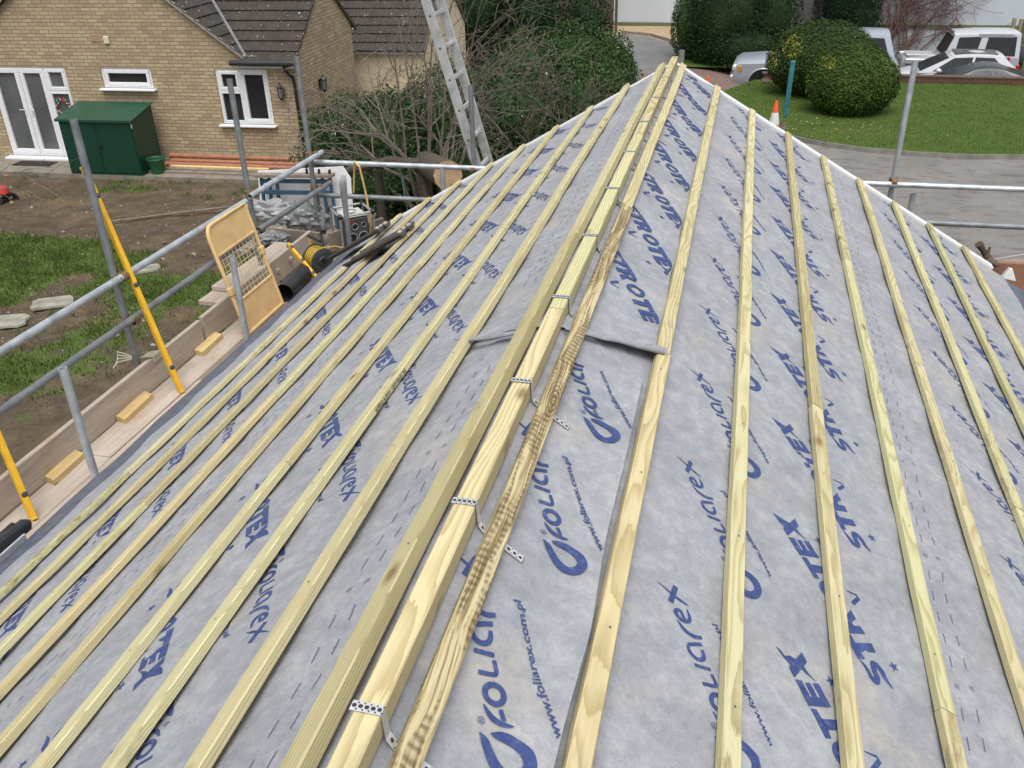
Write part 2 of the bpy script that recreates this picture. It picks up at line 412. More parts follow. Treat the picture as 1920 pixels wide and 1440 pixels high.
def render_mat(name, c):
    m = NT(name); co = m.coord(); f = m.noise(m.mapping(co, (1, 1, .35)), 1.1, 5, .65); g = m.noise(co, 14, 4)
    col = m.ramp(f, [(.3, tuple(x*.9 for x in c)), (.7, c)])
    m.bump(g, .25, .01); return m.out(col, .9, 0, .2)
M_WRENDER = render_mat('white_render', (.52, .56, .60)); M_CRENDER = render_mat('cream_render', (.66, .56, .38))
def leaf_mat(name, a, b, c, rough=.55):
    m = NT(name); gi = m.node('ShaderNodeNewGeometry'); r = gi.outputs['Random Per Island']
    co = m.coord(); f = m.noise(co, 1.3, 3, .6)
    col = m.ramp(r, [(0, a), (.6, b), (1, c)])
    col = m.mix(m.ramp(f, [(.35, .0), (.7, .45)]), col, tuple(x*.6 for x in a))
    m.out(col, rough, 0, .10)
    m.b.inputs['Subsurface Weight'].default_value = 0
    return m.mat
M_LEAF_DK = leaf_mat('laurel_leaf', (.020, .050, .016), (.036, .078, .024), (.085, .120, .045))
M_LEAF_MID = leaf_mat('shrub_leaf', (.018, .046, .012), (.034, .074, .020), (.080, .110, .042))
M_LEAF_BOX = leaf_mat('box_leaf', (.026, .058, .012), (.055, .095, .018), (.105, .140, .030))
M_LEAF_BOX_SHADE = leaf_mat('shaded_box_leaf', (.018, .042, .010), (.036, .068, .015), (.070, .098, .024))  # box leaf darkened for the rear dome: shade behind the front one painted in
M_LEAF_YEL = leaf_mat('yellow_leaf', (.20, .19, .02), (.34, .30, .035), (.22, .25, .04))
M_LEAF_CON = leaf_mat('conifer_leaf', (.008, .022, .009), (.016, .034, .012), (.030, .048, .018), .6)
M_LEAF_HEDGE = leaf_mat('yew_leaf', (.010, .025, .009), (.019, .040, .013), (.042, .062, .022), .55)
M_PETAL = plain('pale_blossom', (.40, .34, .30), .8)
M_BARK = plain('grey_bark', (.115, .092, .072), .9, var=.4, scale=20, bump=.5)
M_TWIG = plain('pale_twig', (.17, .135, .105), .9, var=.3)
M_TWIGR = plain('reddish_twig', (.12, .065, .055), .9, var=.3)
# ================================================================== the bungalow being re-roofed
PITCH = 0.52486; CP, SP = math.cos(PITCH), math.sin(PITCH)
G = 0.33; YE = 7.27; Y0 = -1.4
def P3(y, t, lift=0.0):                     # point on the roof: t > 0 right slope, t < 0 left slope (metres down from the ridge)
    sg = 1 if t >= 0 else -1; s = abs(t)
    return Vector((sg*(s*CP+lift*SP), y, -s*SP+lift*CP))
def hgt(y, t):                              # fleece hanging a little between the rafters, with wrinkles
    s = abs(t)
    sag = -.0085*(.5-.5*math.cos(2*PI*(y-.25)/.6))
    w = .0035*noise.noise(Vector((y*2.1, t*3.3, 1.7)))+.0016*noise.noise(Vector((y*7, t*7, 4.1)))
    n1 = noise.noise(Vector((y*1.25+t*.8, t*2.3, 8.2))); n2 = noise.noise(Vector((y*2.6-t*1.7, t*1.6, 14.6)))
    return sag+w+.0045*max(0, 1-abs(n1)*11)+.0030*max(0, 1-abs(n2)*12)
house = thing('bungalow', 'bungalow being re-roofed, grey printed underlay and pale battens on both slopes', 'house', (0, 3, -4.3))
def sheet(y0, y1, t0, t1, lift, edge=None, ny=None, nt=None, mat=None, name='underlay_sheet'):
    ny = ny or max(2, int((y1-y0)/.045)); nt = nt or max(2, int(abs(t1-t0)/.032))
    vs = []; fs = []
    for i in range(ny+1):
        for j in range(nt+1):
            y = y0+(y1-y0)*i/ny; t = t0+(t1-t0)*j/nt; yy, tt, l = y, t, lift+hgt(y, t)
            if edge: yy, tt, l = edge(i/ny, j/nt, y, t, l)
            vs.append(P3(yy, tt, l))
    for i in range(ny):
        for j in range(nt):
            a = i*(nt+1)+j; fs.append((a, a+nt+1, a+nt+2, a+1))
    m = MB(); m.add(vs, fs)
    return m.build(name, mat or M_MEMB, house, smooth=True, angle=60)
# ---- printed pattern -------------------------------------------------
def stroke(pts, w, out, n_sub=0):
    pts = [Vector((a, b)) for a, b in pts]
    if n_sub:                                # Catmull-Rom smoothing
        q = []
        for i in range(len(pts)-1):
            p0, p1, p2, p3 = pts[max(i-1, 0)], pts[i], pts[i+1], pts[min(i+2, len(pts)-1)]
            for k in range(n_sub):
                t = k/n_sub; q.append(.5*((2*p1)+(p2-p0)*t+(2*p0-5*p1+4*p2-p3)*t*t+(3*p1-p0-3*p2+p3)*t**3))
        q.append(pts[-1]); pts = q
    W_ = w if isinstance(w, (list, tuple)) else [w, w]
    n = len(pts); L = []; R = []
    for i, p in enumerate(pts):
        d = (pts[min(i+1, n-1)]-pts[max(i-1, 0)]).normalized(); nn = Vector((-d.y, d.x))
        f = i/(n-1)*(len(W_)-1); k = min(int(f), len(W_)-2); ww = W_[k]+(W_[k+1]-W_[k])*(f-k)
        L.append(p+nn*ww/2); R.append(p-nn*ww/2)
    for i in range(n-1): out.append([L[i], L[i+1], R[i+1], R[i]])
def ell(cx, cy, rx, ry, a0=0, a1=360, n=18, sh=0.0):
    return [(cx+rx*math.cos(math.radians(a0+(a1-a0)*i/n))+sh*ry*math.sin(math.radians(a0+(a1-a0)*i/n)), cy+ry*math.sin(math.radians(a0+(a1-a0)*i/n))) for i in range(n+1)]
def star(cx, cy, r, out):
    P = [Vector((cx+(r if k % 2 == 0 else r*.4)*math.sin(PI*k/5+.25), cy+(r if k % 2 == 0 else r*.4)*math.cos(PI*k/5+.25))) for k in range(10)]
    for k in range(10): out.append([Vector((cx, cy)), P[k], P[(k+1) % 10]])
def text_polys(body, size, shear=0.0, off=0.0):
    cu = bpy.data.curves.new('t', 'FONT'); cu.body = body; cu.size = size; cu.shear = shear; cu.offset = off; cu.resolution_u = 3
    o = bpy.data.objects.new('t', cu); COL.objects.link(o)
    bpy.context.view_layer.update()
    me = o.evaluated_get(bpy.context.evaluated_depsgraph_get()).to_mesh()
    V = [Vector((v.co.x, v.co.y)) for v in me.vertices]; F = [[V[i] for i in p.vertices] for p in me.polygons]
    w = max(v.x for v in V)-min(v.x for v in V)
    o.to_mesh_clear(); bpy.data.objects.remove(o); bpy.data.curves.remove(cu)
    return F, w
FOL = []                                     # company mark + name + address, in metres along / across the text line
def resample(pts, n):
    pts = [Vector(p) for p in pts]; q = []
    for i in range(len(pts)-1):
        p0, p1, p2, p3 = pts[max(i-1, 0)], pts[i], pts[i+1], pts[min(i+2, len(pts)-1)]
        for k in range(8):
            t = k/8; q.append(.5*((2*p1)+(p2-p0)*t+(2*p0-5*p1+4*p2-p3)*t*t+(3*p1-p0-3*p2+p3)*t**3))
    q.append(pts[-1]); d = [0]
    for i in range(1, len(q)): d.append(d[-1]+(q[i]-q[i-1]).length)
    out = []; k = 0
    for i in range(n+1):
        s = d[-1]*i/n
        while k < len(d)-2 and d[k+1] < s: k += 1
        f = (s-d[k])/max(1e-9, d[k+1]-d[k]); out.append(q[k].lerp(q[k+1], f))
    return out
def strip(o_, i_, out, n=34):
    A, B = resample(o_, n), resample(i_, n)
    for k in range(n): out.append([A[k], B[k], B[k+1], A[k+1]])
strip([(.079, .038), (.049, .038), (.014, .033), (-.010, .021), (-.022, -.003), (-.021, -.028), (-.006, -.051), (.011, -.062), (.037, -.064), (.059, -.050), (.074, -.030), (.080, -.008), (.077, .014)],
      [(.079, .0379), (.066, .023), (.044, .017), (.022, .011), (.004, -.003), (.002, -.020), (.013, -.036), (.030, -.038), (.045, -.030), (.056, -.014), (.064, .002), (.072, .012), (.077, .0141)], FOL)
SW = .0118
stroke([(.0905, -.041), (.093, -.022), (.103, -.001), (.118, .009), (.135, .015)], [.002, .010, .0135, .011, .002], FOL, 5); stroke([(.1005, -.0215), (.124, -.0195)], [.010, .0105], FOL)
stroke(ell(.156, -.014, .0205, .0205, 0, 360, 22), .0125, FOL)
stroke([(.203, .011), (.198, -.020), (.201, -.029), (.212, -.031), (.229, -.0305)], .0098, FOL, 4)
stroke([(.2505, .010), (.2405, -.034)], .0098, FOL)
stroke([(.304, .004), (.285, .006), (.269, -.004), (.266, -.020), (.275, -.032), (.294, -.036)], [.007, .011, SW, SW, SW, .009], FOL, 5); stroke([(.306, .002), (.3085, -.024), (.3095, -.044)], .0105, FOL)
stroke([(.329, -.054), (.330, -.030), (.346, -.007), (.373, .003)], [.010, .0115, SW, .003], FOL, 5)
stroke([(.372, -.022), (.402, -.020), (.400, -.006), (.386, -.003), (.373, -.014), (.372, -.032), (.386, -.043), (.408, -.045)], [.008, .010, SW, SW, SW, SW, .010, .004], FOL, 5)
stroke([(.419, -.057), (.4335, -.040), (.4555, -.018), (.486, .009)], [.002, .009, .008, .0015], FOL, 4); stroke([(.478, -.045), (.426, -.003)], .0150, FOL)
_f, _w = text_polys('www.foliarex.com.pl', .029, .12, .0005)
for p in _f: FOL.append([Vector((.055+v.x*.318/_w, -.126+v.y*.86)) for v in p])
_f, _w = text_polys('\u00ae', .022)
for p in _f: FOL.append([Vector((.094+v.x, .020+v.y)) for v in p])
STR = []
def poly(*q): STR.append([Vector(p) for p in q])
def rect(x0, y0, x1, y1): poly((x0, y0), (x1, y0), (x1, y1), (x0, y1))
stroke([(-.050, -.020), (-.026, -.012), (.000, -.012), (.018, -.003), (.018, .010), (.000, .017), (-.020, .021), (-.030, .032), (-.022, .043), (.000, .046), (.030, .054)], [.002, .014, .019, .020, .021, .021, .021, .020, .019, .014, .002], STR, 5)
def gT(x): poly((x, .057), (x, .035), (x+.022, .0345), (x+.076, .0345), (x+.076, .057)); poly((x+.022, .0344), (x+.023, -.027), (x+.050, -.027), (x+.051, .0344))
gT(.032)
rect(.112, -.025, .138, .057); stroke([(.1381, .046), (.160, .046), (.172, .037), (.172, .024), (.160, .013), (.1381, .012)], .0205, STR, 5); poly((.148, .003), (.161, -.025), (.192, -.025), (.172, .006))
stroke(ell(.248, .016, .0285, .0325, 0, 360, 26), .0185, STR)
gT(.291)
rect(.374, -.025, .399, .058); rect(.3991, .033, .444, .058); rect(.3991, .006, .439, .025); rect(.3991, -.025, .439, -.003)
poly((.528, -.024), (.499, -.024), (.449, .057), (.479, .057)); poly((.538, .064), (.504, .058), (.484, .046), (.4925, .030), (.504, .012)); poly((.440, -.022), (.468, -.007), (.487, -.004), (.478, .010), (.470, .006))
star(.016, -.072, .018, STR); star(.448, -.078, .018, STR)
stroke([(.216, -.052), (.238, -.094), (.249, -.094), (.262, -.060)], [.013, .013, .008, .003], STR)
ANG = math.radians(30.5); CA, SA = math.cos(ANG), math.sin(ANG); PER = 0.5635
def place_print(vs, fs, polys, y_org, t_org, typ, lift, ylim, tlim, sfn=None):
    for poly in polys:
        q = []
        for v in poly:
            u = v.x*CA-v.y*SA; w = v.x*SA+v.y*CA
            y, t = (y_org+u, t_org-w) if typ > 0 else (y_org-u, t_org+w)
            q.append((y, t))
        if any(y < ylim[0] or y > ylim[1] for y, t in q) or all(t <= tlim[0] or t >= tlim[1] for y, t in q): continue
        q = [(y, min(tlim[1], max(tlim[0], t))) for y, t in q]
        o = len(vs)
        for y, t in q: vs.append(P3(y, t, lift+hgt(y, t)+(sfn(y, t) if sfn else 0)+(.0034 if sfn else .0014)))
        fs.append(tuple(range(o, o+len(q))))
def print_rows(sh_obj, rows, lift, ylim, tlim, sfn=None):
    vs = []; fs = []
    for polys, y_ref, t_org, typ in rows:
        k0 = int((ylim[0]-y_ref)/PER)-2; k1 = int((ylim[1]-y_ref)/PER)+2
        for k in range(k0, k1+1): place_print(vs, fs, polys, y_ref+k*PER, t_org, typ, lift, ylim, tlim, sfn)
    m = MB(); m.add(vs, fs)
    o = m.build('printed_lettering', M_INK, house)
    o.parent = sh_obj
    return o
def dash_rows(sh_obj, ts, lift, ylim, num=True):
    vs = []; fs = []; lab = {}
    for n_, (t, ph) in enumerate(ts):
        y = ylim[0]+ph; k = 0
        while y < ylim[1]-.06:
            if k % 6 == 5 and num:
                key = ('10', '15', '25')[n_ % 3]
                if key not in lab: lab[key] = text_polys(key, .022)[0]
                for poly in lab[key]:
                    o = len(vs)
                    for v in poly:
                        yy, tt = (y+.012+v.x*.8, t-v.y+.007) if t > 0 else (y+.035-v.x*.8, t+v.y-.007)
                        vs.append(P3(yy, tt, lift+hgt(yy, tt)+.0022))
                    fs.append(tuple(range(o, o+len(poly))))
            else:
                q = [(y, t-.0012), (y+.044, t-.0012), (y+.044, t+.0012), (y, t+.0012)]
                o = len(vs)
                for yy, tt in q: vs.append(P3(yy, tt, lift+hgt(yy, tt)+.0022))
                fs.append((o, o+1, o+2, o+3))
            y += .0955; k += 1
    m = MB(); m.add(vs, fs); o = m.build('printed_dash_pattern', M_DASH, house); o.parent = sh_obj; return o

YV = 7.30
# right slope, three rolls; left slope, three rolls (each laps over the one below)
r3 = sheet(Y0, YV, 2.72, 3.10, .000); r2 = sheet(Y0, YV, 1.385, 2.80, .003); r1 = sheet(Y0, YV, .06, 1.43, .006)
l3 = sheet(Y0, YV, -3.10, -2.76, .000); l2 = sheet(Y0, YV, -2.84, -1.44, .003); l1 = sheet(Y0, YV, -1.50, -.06, .006)
yl = (Y0+.02, YV-.02)
print_rows(r1, [(FOL, 1.885, .755, 1), (STR, 1.887, 1.178, 1)], .006, yl, (.37, 1.40)); dash_rows(r2, [(1.458, .03), (1.515, .06), (1.733, .0)], .003, yl)
print_rows(r2, [(FOL, 3.62, 2.103, 1), (STR, 4.186, 2.527, 1)], .003, yl, (1.46, 2.78)); dash_rows(r3, [(2.83, .03), (2.885, .06)], .000, yl, False)
print_rows(l1, [(FOL, 2.345, -.755, -1), (STR, 2.33, -1.178, -1)], .006, yl, (-1.45, -.47))
print_rows(l2, [(FOL, 2.36, -2.103, -1), (STR, 2.936, -2.515, -1)], .003, yl, (-2.80, -1.5)); dash_rows(l2, [(-1.62, .02), (-1.57, .03)], .003, yl)
# capping pieces draped over the ridge
def edge_far(a, b, y, t, l):
    if b > .86: l += .010*((b-.86)/.14)*(1+.9*noise.noise(Vector((y*2.3, 0, 3)))); t += .016*noise.noise(Vector((y*1.9, 5, 0)))*((b-.86)/.14)
    if a < .035:                              # cut end curls up
        k = (.035-a)/.035; l += .012*k
    y += (2.57+.60*abs(t)-2.76+.012*noise.noise(Vector((t*9, 3, 1))))*max(0, 1-a*8)
    return y, t, l
def edge_near(a, b, y, t, l):
    if b > .90: l += .019*((b-.90)/.10)*(1+.9*noise.noise(Vector((y*2.0, 0, 7)))); t += .016*noise.noise(Vector((y*1.7, 9, 0)))*((b-.90)/.10)
    if a > .86 and t > .1: y -= (a-.86)/.14*(t-.1)*.55                   # corner cut away on a slant
    return y, t, l
cap_near = sheet(Y0, 2.68, -.40, .334, .010, edge_near, nt=34)
cap_far = sheet(2.76, YV, -.44, .350, .014, edge_far, nt=36)
print_rows(cap_near, [(FOL, 1.59, .256, 1)], .010, (Y0+.02, 2.50), (.01, .331), lambda y, t: edge_near(0, (t+.40)/.734, y, t, 0)[2])
dash_rows(cap_near, [(-.269, .02), (-.218, .03)], .010, (Y0, 2.60))
print_rows(cap_far, [(STR, 3.932, .083, -1)], .014, (2.96, YV-.02), (.002, .344), lambda y, t: edge_far(1, (t+.44)/.790, y, t, 0)[2]); dash_rows(cap_far, [(-.269, .30), (-.218, .31)], .014, (2.88, YV), True)
# the two rolled lips of the torn lap at the ridge
def lip(pts, w, name='curled_edge'):
    m = MB(); rings = []
    for (y, t, l, k) in pts:
        c = P3(y, t, l+.014); n = Vector((SP*(1 if t >= 0 else -1), 0, CP)); d = Vector((0, -1, 0))
        rings.append([c+d*(w*k*math.sin(a)*1.25)+n*(w*k*(.42-.42*math.cos(a))) for a in [x*.36 for x in range(8)]])
    m.loft(rings, closed=False, caps=False)
    return m.build(name, M_MEMB, house, smooth=True, angle=80)
lr = lip([(2.578, .030, .012, .35), (2.622, .10, .014, .6), (2.662, .16, .013, .85), (2.700, .21, .016, .9), (2.742, .28, .018, 1.25), (2.785, .345, .022, 1.6), (2.800, .375, .024, 1.5)], .028)
ll = lip([(2.585, -.07, .012, .9), (2.645, -.18, .013, 1.0), (2.697, -.27, .013, .9), (2.752, -.36, .018, .75), (2.83, -.462, .026, .25)], .026)
lr.parent = cap_far; ll.parent = cap_far
# eaves felt strips, dropping into the gutter line
for sg in (1, -1):
    m = MB(); rows = []
    for i in range(41):
        y = Y0+(7.30-Y0)*i/40
        wv = .008*noise.noise(Vector((y*2.2, sg, 2)))
        rows.append([P3(y, sg*2.98, -.022), P3(y, sg*3.12, -.018), P3(y, sg*3.28, -.008+wv), P3(y, sg*(3.40+wv), -.014+wv), P3(y, sg*(3.43+wv), -.05)])
    m.loft(rows, closed=False, caps=False); m.build('eaves_strip', M_DPC, house, smooth=True, angle=60)
# ---- battens
def batten(y0, y1, t, tilt=0, mat=None, w=.050, h=.025, z0=.012, bow=.006, name='batten', label=None, seed=0):
    rg = random.Random(seed); ph = rg.random()*20; n = max(3, int((y1-y0)/.16)); sg = 1 if t >= 0 else -1
    rings = []; b = .0035
    prof = [(-w/2, 0), (-w/2, h-b), (-w/2+b, h), (w/2-b, h), (w/2, h-b), (w/2, 0)]
    for i in range(n+1):
        y = y0+(y1-y0)*i/n
        dt = bow*noise.noise(Vector((y*.55, ph, 0)))+.0012*noise.noise(Vector((y*4, ph, 3)))
        tw = .05*noise.noise(Vector((y*.4, ph, 6)))+tilt; dz = .004*noise.noise(Vector((y*.8, ph, 9)))
        kw = 1+.035*noise.noise(Vector((y*2.2, ph, 12)))
        rings.append([P3(y, t+dt+(a*math.cos(tw)-c*math.sin(tw))*kw, z0+dz+a*math.sin(tw)+c*math.cos(tw)) for a, c in prof])
    m = MB(); m.loft(rings)
    yk = math.ceil((y0-.25)/.6)*.6+.25
    while yk < y1-.03:                        # nail heads over the rafters
        i = min(n-1, max(0, int((yk-y0)/(y1-y0)*n))); f = (yk-y0)/(y1-y0)*n-i
        c = ((rings[i][2]+rings[i][3])*(1-f)+(rings[i+1][2]+rings[i+1][3])*f)/2; nn = Vector((SP*sg, 0, CP)); dd = Vector((CP*sg, 0, -SP)); c = c+dd*rg.uniform(-.008, .008)+nn*.0008
        m.add([c]+[c+dd*.0034*math.cos(2*PI*k/8)+Vector((0, .0034*math.sin(2*PI*k/8), 0)) for k in range(8)], [(0, 1+k, 1+(k+1) % 8) for k in range(8)], 1); yk += .6
    o = m.build(name, [mat, M_NAIL], house, smooth=True, angle=30)
    if label: o['label'] = label
    return o
S0L, S0R = .0608, .0473
sd_ = 1
stamps = None
for n_ in range(1, 9):
    for sg, s0 in ((1, S0R), (-1, S0L)):
        t = sg*(s0+n_*G); rg = random.Random(n_*7+sg)
        cuts = [Y0]; y = Y0
        jl = {(1, 1): [2.78], (1, 3): [3.1], (1, 4): [1.85, 5.1], (1, 5): [4.2], (1, 6): [3.3], (1, 7): [3.0], (1, 8): [6.6], (-1, 1): [4.4], (-1, 3): [2.35], (-1, 4): [.9, 4.6], (-1, 2): [5.0], (-1, 5): [3.3], (-1, 6): [2.6, 6.0], (-1, 7): [4.1], (-1, 8): [3.2]}.get((sg, n_), [3.9])
        ends = [Y0]+jl+[YE+.045+rg.uniform(-.008, .008)]
        for i in range(len(ends)-1):
            sd_ += 1
            mt = rg.choice([M_BATTEN, M_BATTEN, M_BATTEN, M_BATTEN_GREEN, M_BATTEN_WARM])
            lb = None
            if (sg, n_) == (1, 1): mt = M_BATTEN_WARM if i == 0 else M_BATTEN
            if (sg, n_) in ((1, 2),): mt = M_BATTEN
            if (sg, n_) == (1, 7) or (sg, n_, i) == (-1, 8, 0): mt = M_BATTEN_GREEN
            batten(ends[i]+.0015, ends[i+1]-.0015, t+rg.uniform(-.003, .003), rg.uniform(-.03, .03), mt, z0=.011 if abs(t) > .42 else .022, seed=sd_)
# top battens either side of the ridge and the raised ridge batten in its perforated straps
batten(Y0, 3.86, .0700, 0, M_BATTEN_DARK, z0=.020, seed=101, label='dark brown grained batten beside the ridge'); batten(3.863, YE+.05, .0640, 0, M_BATTEN, z0=.020, seed=102)
batten(Y0, 3.45, -.0900, 0, M_BATTEN_GREEN, w=.052, h=.034, z0=.020, seed=103); batten(3.453, YE+.05, -.0850, 0, M_BATTEN, w=.05, h=.032, z0=.020, seed=104)
def ridge_b(y0, y1, mat, seed):
    ph = seed*1.7; rings = []; w, h, b = .050, .046, .003
    prof = [(-w/2, 0), (-w/2, h-b), (-w/2+b, h), (w/2-b, h), (w/2, h-b), (w/2, 0)]
    n = int((y1-y0)/.16)
    for i in range(n+1):
        y = y0+(y1-y0)*i/n; dx = .004*noise.noise(Vector((y*.5, ph, 0))); dz = .004*noise.noise(Vector((y*.6, ph, 3)))
        z = .058-h+dz
        rings.append([Vector((a+dx+.002, y, z+c)) for a, c in prof])
    m = MB(); m.loft(rings); return m.build('ridge_batten', mat, house, smooth=True, angle=30)
rb1 = ridge_b(Y0, 2.62, M_BATTEN_WARM, 3); rb2 = ridge_b(2.623, 4.9, M_BATTEN, 5); rb3 = ridge_b(4.903, YE+.06, M_BATTEN, 8)
def strap(y, par):
    rg = random.Random(int(y*100)); m = MB(); hw = .0105
    dy = rg.uniform(-.004, .004)
    path = [Vector((-.027, y, .052)), Vector((-.0275, y, .0612)), Vector((.0300, y+dy, .0612)), Vector((.0318, y+dy, .030)), Vector((.036, y+dy-.004, .006))]
    e = [P3(y-.008, .047, .0155), P3(y-.018, .105, .0160), P3(y-.026, .152, .0165)]
    path += e
    rings = [[p+Vector((0, -hw, 0)), p+Vector((0, hw, 0))] for p in path]
    vs = [q for r in rings for q in r]; fs = [(2*i, 2*i+1, 2*i+3, 2*i+2) for i in range(len(path)-1)]
    m.add(vs, fs)
    def holes(a, b, cnt):
        nrm = (b-a).cross(Vector((0, 1, 0))).normalized()
        if nrm.z < 0: nrm = -nrm
        dx = (b-a).normalized()
        for k in range(cnt):
            c = a+(b-a)*((k+.5)/cnt)+nrm*.0009
            for (oy, ox, r) in ((0, 0, .0042), (.0068, .5, .0017), (-.0068, .5, .0017)):
                cc = c+Vector((0, oy, 0))+dx*(ox*(b-a).length/cnt)
                m.add([cc]+[cc+dx*r*math.cos(2*PI*i/10)+Vector((0, r*math.sin(2*PI*i/10), 0)) for i in range(10)], [(0, 1+i, 1+(i+1) % 10) for i in range(10)], 1)
    holes(path[1], path[2], 5); holes(e[1], e[2], 3)
    if True: holes(path[4], e[0], 1)
    o = m.build('strap', [M_ZINC, M_HOLE], house); o.parent = par
    return o
for y in (.385, .965, 1.555, 2.125, 2.71, 3.31, 3.93, 4.55, 5.2, 5.85, 6.5): strap(y, rb1 if y < 2.62 else (rb2 if y < 4.9 else rb3))
# stamp on two battens
def stamp(text, y, t, h, sg):
    vs = []; fs = []; F, w = text_polys(text, .019, 0, .0003)
    for poly in F:
        o = len(vs)
        for v in poly: vs.append(P3(y-v.x*1.25 if sg < 0 else y+v.x, t, h+v.y))
        fs.append(tuple(range(o, o+len(poly))))
    m = MB(); m.add(vs, fs); return m.build('grade_stamp', plain('stamp_ink', (.03, .028, .025), .8), house)
stamp('GK 25x50 FHS1 W/PLA D/PP/A', 2.80, -(S0L+2*G-.0285), .017, -1)
# verge: white undercloak board and fascia, gable wall, side walls
m = MB()
for sg in (1, -1):
    a, b = P3(0, sg*.0, .010), P3(0, sg*2.98, .010)
    for (ya, yb, l0, l1) in ((7.312, 7.400, .014, -.010),):
        q = [P3(ya, sg*.002, l1), P3(yb, sg*.002, l1), P3(yb, sg*2.98, l1), P3(ya, sg*2.98, l1), P3(ya, sg*.002, l0), P3(yb, sg*.002, l0), P3(yb, sg*2.98, l0), P3(ya, sg*2.98, l0)]
        m.add(q, [(3, 2, 1, 0), (4, 5, 6, 7), (0, 1, 5, 4), (1, 2, 6, 5), (2, 3, 7, 6), (3, 0, 4, 7)])
m.build('verge_strip', M_WHITEP, house)
m = MB(); m.poly([(-2.75, 7.24, -4.4), (2.75, 7.24, -4.4), (2.75, 7.24, -1.66), (0, 7.24, -.05), (-2.75, 7.24, -1.66)])
m.quad((2.75, Y0, -4.4), (2.75, 7.24, -4.4), (2.75, 7.24, -1.66), (2.75, Y0, -1.66)); m.quad((-2.75, 7.24, -4.4), (-2.75, Y0, -4.4), (-2.75, Y0, -1.66), (-2.75, 7.24, -1.66))
m.build('wall', M_BRICK, house)
for sg in (1, -1):
    m = MB(); m.box((sg*2.90, (Y0+7.3)/2, -1.83), (.022, 7.3-Y0, .16)); m.box((sg*2.82, (Y0+7.3)/2, -1.92), (.14, 7.3-Y0, .012)); m.build('fascia', M_WHITEP, house)
# loose concrete tiles left on the battens
def loose_tile(y, s, yaw, tilt, label):
    t = thing('roof_tile', label, 'roof tile', tuple(P3(y, -s, .045)), 0, 'loose tiles on the battens')
    c = Vector(t.location); dn = (P3(0, -2)-P3(0, -1)).normalized(); yv = Vector((0, 1, 0)); nn = dn.cross(yv).normalized()
    if nn.z < 0: nn = -nn
    R = Matrix.Rotation(yaw, 3, nn); a = R @ dn; b = R @ yv; n2 = nn
    R2 = Matrix.Rotation(tilt, 3, a); b = R2 @ b; n2 = R2 @ n2
    m = MB(); L, Wd = .52, .36
    prof = []
    for i in range(25):
        f = i/24; x = (f-.5)*Wd; z = .030*(max(0, math.cos((f*2)*2*PI))**.7)*.8+.012
        prof.append((x, z))
    prof += [(x, z-.016) for x, z in reversed(prof)]
    m.loft([[c+a*((k-.5)*L)+b*x+n2*z for x, z in prof] for k in (0, .05, .5, .95, 1)])
    m.build('tile_body', M_TILE_DK, t, smooth=True, angle=40)
    m2 = MB()
    for k in range(3): m2.box(c+a*(-L/2+.02)+b*(-.10+.1*k)+n2*.035, (.03, .045, .02), None, 0, .006)
    m2.build('mortar_lump', M_MORTAR, t)
loose_tile(6.78, 2.88, .10, .10, 'dark brown loose tile lying on the battens, nearer the far verge')
loose_tile(5.93, 2.26, .06, .06, 'dark brown loose tile lying on the battens, higher up the left slope')
# ================================================================== ground, drive, lawn
GZ = -4.3
def sstep(a, b, x):
    f = max(0, min(1, (x-a)/(b-a))); return f*f*(3-2*f)
def carpark_z(x, y): return -4.25-1.15*sstep(-1.5, 5.0, x)*sstep(27.5, 31, y)-.25*sstep(32, 38, y)
def ground_h(x, y):
    z = GZ
    if y > 17: z = GZ-.02
    z -= 1.75*sstep(-2.5, 2.0, x)*sstep(27.0, 29.0, y)
    return z
def grassmask(x, y):                         # 0 bare mud .. 1 turf, patchy like the photograph's torn-up garden
    n = fbm(x*.55+3, y*.55, 0, 4)+.5*fbm(x*2.1, y*2.1, 5, 3)
    g = .40+1.15*n
    g += 1.1*sstep(-9.2, -10.6, x)*sstep(13.9, 12.6, y)           # lush corner of old lawn
    g -= .8*sstep(12.6, 14.0, y)*(1-.8*sstep(15.6, 16.3, y)*(.5+n))
    g -= .55*sstep(9.4, 8.2, y)*sstep(-8.0, -6.5, x)
    return max(0, min(1, g))
def heightmesh(name, x0, x1, y0, y1, st, zf, mat, attr=None, **kw):
    nx = int((x1-x0)/st); ny = int((y1-y0)/st)
    vs = [(x0+(x1-x0)*i/nx, y0+(y1-y0)*j/ny, 0) for j in range(ny+1) for i in range(nx+1)]
    vs = [(x, y, zf(x, y)) for x, y, _ in vs]
    fs = [(j*(nx+1)+i, j*(nx+1)+i+1, (j+1)*(nx+1)+i+1, (j+1)*(nx+1)+i) for j in range(ny) for i in range(nx)]
    m = MB(); m.add(vs, fs); o = m.build(name, mat, smooth=True, angle=180)
    if attr:
        at = o.data.attributes.new('turf', 'FLOAT', 'POINT'); at.data.foreach_set('value', [attr(v[0], v[1]) for v in vs])
    tag(o, kind='structure'); return o
